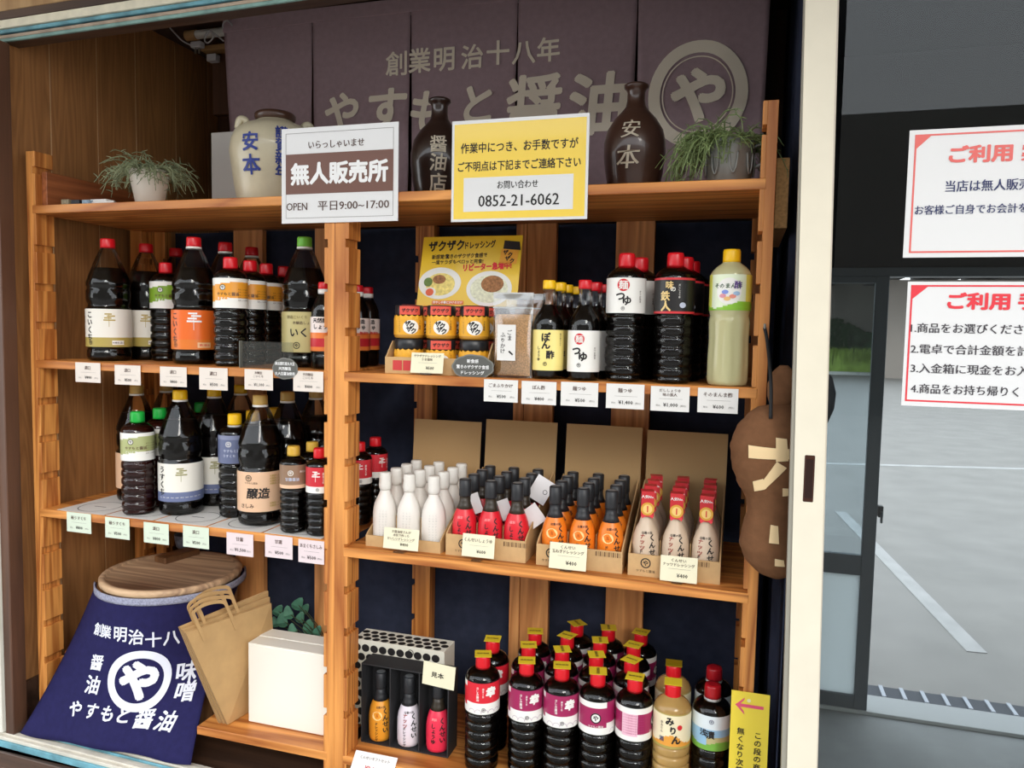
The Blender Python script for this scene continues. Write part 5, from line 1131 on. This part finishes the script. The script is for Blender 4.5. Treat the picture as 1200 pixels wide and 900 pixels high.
def ap_text(ch, px, py, spx, bold=.03, rot=0, shear=0, xs=1):
    u0, v0 = ap_at(px, py); p = ap(u0, v0); d = (np.array(p)-CAM)@FWD; s = spx*d/F_PX
    v, f = glyphs(ch, s/.92, bold=bold, res=2, rot=rot, shear=shear, xs=xs); v, f = sliced(v, f, .02); ap_print(v, f, u0, v0, 'lettering')
for ch, x, y in zip('創業明治十八年', (117, 126, 142, 160, 180, 201, 224), (737, 740, 743, 746, 749, 747, 742)): ap_text(ch, x, y, 17 if x > 130 else 14, .025)
for ch, x, y, s_ in (('醤', 115, 776, 17), ('油', 110, 802, 20), ('味', 220, 786, 22), ('噌', 218, 810, 22)): ap_text(ch, x, y, s_, .03, shear=.15)
for ch, x, y, s_ in zip('やすもと醤油', (90, 109, 127, 146, 170, 196), (830, 833, 836, 838, 842, 845), (18, 18, 18, 18, 21, 22)): ap_text(ch, x, y, s_, .03, shear=.25)
u0, v0 = ap_at(163, 797); p = ap(u0, v0); s1 = ((np.array(p)-CAM)@FWD)/F_PX
v, f = ring2(34*s1*1.06, 32*s1*1.08, 9*s1, 48, .02); ap_print(v, f, u0, v0, 'ring_mark'); ap_text('や', 163, 797, 42, .07, rot=.08)

# ------------------------------------------------------------------ paper bags, white box, leaves
kr = mat('kraft_paper', (192, 156, 106), .75, noise=.08, nscale=20, bump=.15)
def bag(bl, tl, trp, th, lab, br2):
    bl, tl, trp = Vector(bl), Vector(tl), Vector(trp); wv = trp-tl; hv = tl-bl; nv = wv.cross(hv).normalized()*-1
    if nv.y < 0: nv = -nv
    o = root('paper_bag', tuple(bl), lab, 'bag', 'brown paper bags leaning together')
    tk = nv*th
    # pleated sides pinched inwards
    link('bag_body', hexa([bl, br2, trp, tl, bl+tk, br2+tk, trp+tk, tl+tk]), kr, o, world=True)
    link('side_fold', hexa([bl+tk*.1-wv*.004, bl+tk*.1+wv*.004, tl+tk*.1+wv*.004, tl+tk*.1-wv*.004, bl+tk*.9-wv*.004, bl+tk*.9, tl+tk*.9, tl+tk*.9-wv*.004]), mat('kraft_dark', (160, 126, 84), .8), o, world=True)
    for kk, off in ((0, -.004), (1, th+.002)):
        a = tl+wv*(.14+.10*kk)+nv*off; b = tl+wv*(.50+.12*kk)+nv*off; uh = hv.normalized(); pw = wv.normalized()*.0065
        pts = [a-uh*.040, a+uh*.030, a+wv*.02+uh*.056, (a+b)/2+uh*.066, b-wv*.02+uh*.056, b+uh*.030, b-uh*.040]
        v = []; sp_ = spline(pts, 5)
        for i, p in enumerate(sp_):
            t = (sp_[min(i+1, len(sp_)-1)]-sp_[max(i-1, 0)]).normalized(); s_ = t.cross(nv).normalized()*.0045; v += [tuple(p-s_), tuple(p+s_), tuple(p+s_+nv*.0012), tuple(p-s_+nv*.0012)]
        f = []
        for i in range(len(sp_)-1):
            for j in range(4): k0 = i*4+j; k1 = i*4+(j+1) % 4; f.append((k0, k1, k1+4, k0+4))
        link('handle', (v, f), kr, o, world=True)
    return o
for i_, (dx, lab_) in enumerate(((0, 'brown paper bag with twin handles, frontmost, leaning on the barrel'), (-.012, 'second brown paper bag, just behind the front one'), (-.024, 'rear brown paper bag, edge showing behind the others'))):
    tl = at(218, 742, 1, -.095)+Vector((dx, .004*i_, .004*i_)); tr_ = at(318, 707, 1, .15)+Vector((dx*1.1, .012*i_, .012*i_)); bl = at(270, 847, 2, ZS4+.0015)+Vector((dx, 0, 0)); bl.y = min(bl.y, .03); br3 = Vector((-1.262+dx, .215, ZS4+.0015))
    bag(bl, tl, tr_, .009, lab_, br3)
wbm = mat('white_carton', (238, 234, 222), .5); wx = root('white_box', (-1.12, .16, ZS4+.0005), 'plain white lidded carton on the bottom shelf beside the paper bags', 'box')
wx0, wx1, wy0, wy1 = at(290, 753, 1, .062).x, -.985, .064, at(325, 734, 2, -.848).y; wzt = at(290, 753, 1, .062).z
wy1 = min(wy1, .34)
link('carton', B(wx0, wx1, wy0, wy1, ZS4+.0005, wzt-.004, .002), wbm, wx, world=True); link('lid_flap', B(wx0, wx1, wy0, (wy0+wy1)/2-.002, wzt-.0038, wzt-.001, .001), wbm, wx, world=True); link('lid_flap', B(wx0, wx1, (wy0+wy1)/2, wy1, wzt-.0038, wzt, .001), wbm, wx, world=True)
ev = root('eucalyptus_sprig', (-1.17, .37, ZS4+.001), 'dark green round-leaved sprig behind the white carton', 'plant'); lgm = mat('eucalyptus_green', (78, 130, 104), .5, noise=.2, nscale=60); sm = mat('sprig_stem', (60, 66, 44), .7)
base = Vector((-1.16, .37, ZS4+.002)); lv = [(349, 708, 11), (357, 714, 9), (352, 724, 9), (331, 727, 11), (362, 735, 12), (326, 716, 10), (338, 718, 10), (322, 729, 8), (372, 740, 9), (343, 738, 9)]
for i, (px, py, s_) in enumerate(lv):
    p = at(px, py, 1, .365+.015*((i*5) % 3)); d = 2.35/F_PX*s_*.85; an = rn.uniform(-.7, .7); n = 10; v = []
    for k in range(n):
        a = 2*math.pi*k/n; x, z = d*.62*math.sin(a)*(1-.25*math.cos(a)), d*math.cos(a); v.append((p.x+x*math.cos(an)+z*math.sin(an), p.y+.004*math.cos(2*a)+x*.4, p.z-x*math.sin(an)+z*math.cos(an)))
    v2 = [(a, b+.0012, c_) for a, b, c_ in v]; link('leaf', (v+v2, [tuple(range(n)), tuple(range(2*n-1, n-1, -1))]+[(k, k+n, (k+1) % n+n, (k+1) % n) for k in range(n)]), lgm, ev, world=True)
    mid = base.lerp(p, .5)+Vector((.01, .01, .02)); link('stem', tube(spline([base+Vector((rn.uniform(-.02, .02), 0, 0)), mid, p], 4), .0015, 5), sm, ev, world=True)

# ------------------------------------------------------------------ gift box with three bottles, patterned carton
blk = mat('black_board', (40, 40, 42), .6); blk2 = mat('black_board_inside', (30, 30, 32), .7)
gx0, gx1, gy0, gy1, gz0, gz1 = -.9115, -.668, .072, .135, ZS4+.0005, -.868
gb = root('gift_box', ((gx0+gx1)/2, .1, gz0), 'black open gift box with three bottles in separate compartments', 'box')
link('back', B(gx0, gx1, gy1-.002, gy1, gz0, gz1), blk2, gb, world=True); link('base', B(gx0, gx1, gy0, gy1-.002, gz0, gz0+.003), blk, gb, world=True); link('top', B(gx0, gx1, gy0, gy1-.002, gz1-.003, gz1), blk, gb, world=True)
for x in (gx0, gx1-.003): link('side', B(x, x+.003, gy0, gy1-.002, gz0+.003, gz1-.003), blk, gb, world=True)
w3 = (gx1-gx0)/3
for k in (1, 2): link('partition', B(gx0+w3*k-.0015, gx0+w3*k+.0015, gy0+.002, gy1-.002, gz0+.003, gz1-.003), blk, gb, world=True)
for k, (key, lab) in enumerate((('mamb', 'amber onion dressing bottle in the left compartment of the gift box'), ('mpal', 'white-sleeved dressing bottle in the middle compartment of the gift box'), ('mpnk', 'pink-red smoked soy bottle in the right compartment of the gift box'))):
    place(key, gx0+w3*(k+.5), gy0+.031, gz0+.0035, lab, group='bottles in the gift box', turn=0)
pc = root('patterned_carton', (-.87, .2, gz0), 'cream carton with a pattern of black discs, upright behind the gift box', 'box'); crm = mat('cream_pattern_card', (222, 218, 202), .6)
px0, px1, py0, py1, pz1 = -.978, -.712, .150, .225, -.842
link('carton', B(px0, px1, py0, py1, gz0, pz1, .001), crm, pc, world=True)
def dot(parent, c_, u, v, r, n=14): link('black_disc', ([tuple(c_+u*(r*math.cos(2*math.pi*k/n))+v*(r*.92*math.sin(2*math.pi*k/n))) for k in range(n)], [tuple(range(n))]), ink, parent, world=True)
ux, uy, uz = Vector((1, 0, 0)), Vector((0, 1, 0)), Vector((0, 0, 1)); t = .0255
for i in range(11):
    for j in range(10):
        c_ = Vector((px0+.012+i*t+(t/2 if j % 2 else 0), py0-.0006, gz0+.012+j*t))
        if c_.x < px1-.010 and c_.z < pz1-.010 and (c_.z > gz1-.03 or c_.x < gx0): dot(pc, c_, ux, uz, .0115)
for i in range(11):
    for j in range(3):
        c_ = Vector((px0+.012+i*t+(t/2 if j % 2 else 0), py0+.011+j*.021, pz1+.0006))
        if c_.x < px1-.010: dot(pc, c_, ux, uy, .0105)
v, f = ring2(.009, .009, .002, 20); cx_ = px0+.17; link('ring_mark', ([(cx_+a, py0-.0012, pz1-.016+b) for a, b in v], f), ink, pc, world=True)
# narrow side flap of the carton seen left of the gift box
sm_c = at(513, 791, 1, .062)
c = Card('sample_card', 'small cream card with brush writing standing on the gift box corner', 'sign', (sm_c.x-.044, .066, sm_c.z-.030), .086, .060, yel_tag); c.o.rotation_euler.y = .07
c.text('見本', .040, .030, .015, ink, bold=.02, width=.034)
q = at(447, 894, 1, .01)
c = Card('price_card', 'white price card lying at the front of the bottom shelf below the gift box', 'price tag', (-.898, -.004, ZS4-.052), .115, .055, paper); c.o.rotation_euler = (-.75, 0, 0); c.o.location = (-.893, -.026, ZS4-.026)
c.text('くんせいギフトセット', .058, .042, .0085, brown_ink, bold=.01, res=1, width=.08); c.text('¥2,000', .058, .018, .015, red_ink, bold=.02, res=1)

# ------------------------------------------------------------------ plush toy on the right post
pb = mat('brown_fleece', (112, 78, 54), .95, noise=.1, nscale=60, bump=.3, spec=.1); pt = mat('beige_felt', (226, 198, 152), .9)
YP = -.062
prof_p = [ # z, xc, w, d
 (-.485, .085, .012, .012), (-.475, .082, .036, .030), (-.450, .072, .050, .040), (-.420, .064, .053, .046), (-.385, .064, .048, .044), (-.350, .068, .044, .042), (-.325, .068, .048, .044), (-.295, .062, .060, .050), (-.260, .058, .068, .056), (-.220, .056, .070, .058), (-.185, .060, .064, .054), (-.158, .066, .050, .044), (-.140, .070, .032, .028), (-.134, .072, .008, .008)]
def pl_at(z):
    for a, b in zip(prof_p[:-1], prof_p[1:]):
        if a[0] <= z <= b[0]:
            t = (z-a[0])/(b[0]-a[0]); t = t*t*(3-2*t)*.5+t*.5; return [a[i]+(b[i]-a[i])*t for i in (1, 2, 3)]
    return list(prof_p[0][1:])
pr = root('plush_toy', (.065, YP, -.485), 'brown plush figure with beige felt patches hanging by the right post', 'toy')
v = []; f = []; nz, na = 46, 36
for j in range(nz+1):
    z = -.485+(.351)*j/nz; xc, w_, d_ = pl_at(z)
    for i in range(na):
        a = 2*math.pi*i/na; wr = 1+.012*math.sin(z*260+a*3); v.append((xc+w_*wr*math.cos(a), YP+d_*wr*math.sin(a), z))
for j in range(nz):
    for i in range(na): k = (i+1) % na; f.append((j*na+i, j*na+k, (j+1)*na+k, (j+1)*na+i))
f += [tuple(range(na-1, -1, -1)), tuple(nz*na+i for i in range(na))]
body = link('body', (v, f), pb, pr, world=True, smooth=True)
er = lathe([(.004, 0), (.018, .008), (.026, .030), (.028, .055), (.020, .080), (.008, .092)], 20); er = ([(x*1.0+.078+z*.05, y*.55+YP, z-.150) for x, y, z in er[0]], er[1]); link('ear', er, pb, pr, world=True, smooth=True)
def patch(quad, nm='felt_patch', n=8):
    (ax, az), (bx_, bz), (cx2, cz), (dx, dz) = quad; v = []; f = []
    for j in range(n+1):
        for i in range(n+1):
            u, t = i/n, j/n; x = (ax*(1-u)+bx_*u)*(1-t)+(dx*(1-u)+cx2*u)*t; z = (az*(1-u)+bz*u)*(1-t)+(dz*(1-u)+cz*u)*t
            xc, w_, d_ = pl_at(z); s_ = max(0, 1-((x-xc)/w_)**2); v.append((x, YP-d_*math.sqrt(s_)*1.012-.0016, z))
    for j in range(n):
        for i in range(n): a = j*(n+1)+i; f.append((a, a+1, a+n+2, a+n+1))
    link(nm, (v, f), pt, pr, world=True, smooth=True)
def pq(*pp): return [(at(x, y, 1, YP-.045).x, at(x, y, 1, YP-.045).z) for x, y in pp]
patch(pq((877, 536), (925, 538), (925, 526), (877, 521))); patch(pq((909, 540), (924, 540), (922, 514), (909, 512))); patch(pq((884, 576), (896, 573), (922, 548), (910, 540))); patch(pq((884, 576), (898, 572), (894, 560), (882, 564)))
patch(pq((901, 636), (913, 638), (912, 617), (903, 615))); patch(pq((908, 664), (920, 666), (919, 658), (908, 655))); patch(pq((917, 582), (924, 582), (924, 573), (917, 572)))
hk = at(896, 384, 1, -.004); e1 = Vector((.060, YP-.002, -.135))
link('strap', tube(spline([hk, hk+Vector((.006, -.02, -.03)), Vector((.058, YP-.030, -.09)), Vector((.060, YP-.046, -.16))]), .0036, 8), mat('black_strap', (24, 24, 26), .7), pr, world=True, smooth=True)
o = link('strap_hook', merge(tube([hk+Vector((0, .006, 0)), hk+Vector((0, -.010, 0))], .0025, 8), tube([hk+Vector((0, -.009, 0)), hk+Vector((0, -.010, .008))], .0025, 8)), mat('steel_hook', (150, 148, 142), .3, metal=.8), world=True); tag(o, 'small steel hook on the right post carrying the plush strap', 'hook')
dk = lathe([(.006, 0), (.024, .008), (.034, .035), (.036, .065), (.028, .095), (.010, .112)], 24); q = at(966, 500, 1, -.10)
o = link('dark_shape', ([(x+q.x-.018, y*.35-.10, z+q.z) for x, y, z in dk[0]], dk[1]), mat('dark_blue_black', (30, 32, 40), .6), world=True, smooth=True); tag(o, 'dark rounded shape behind the glass just right of the ivory stile', 'unidentified')  # solid lobe standing in for an unidentified dark shape
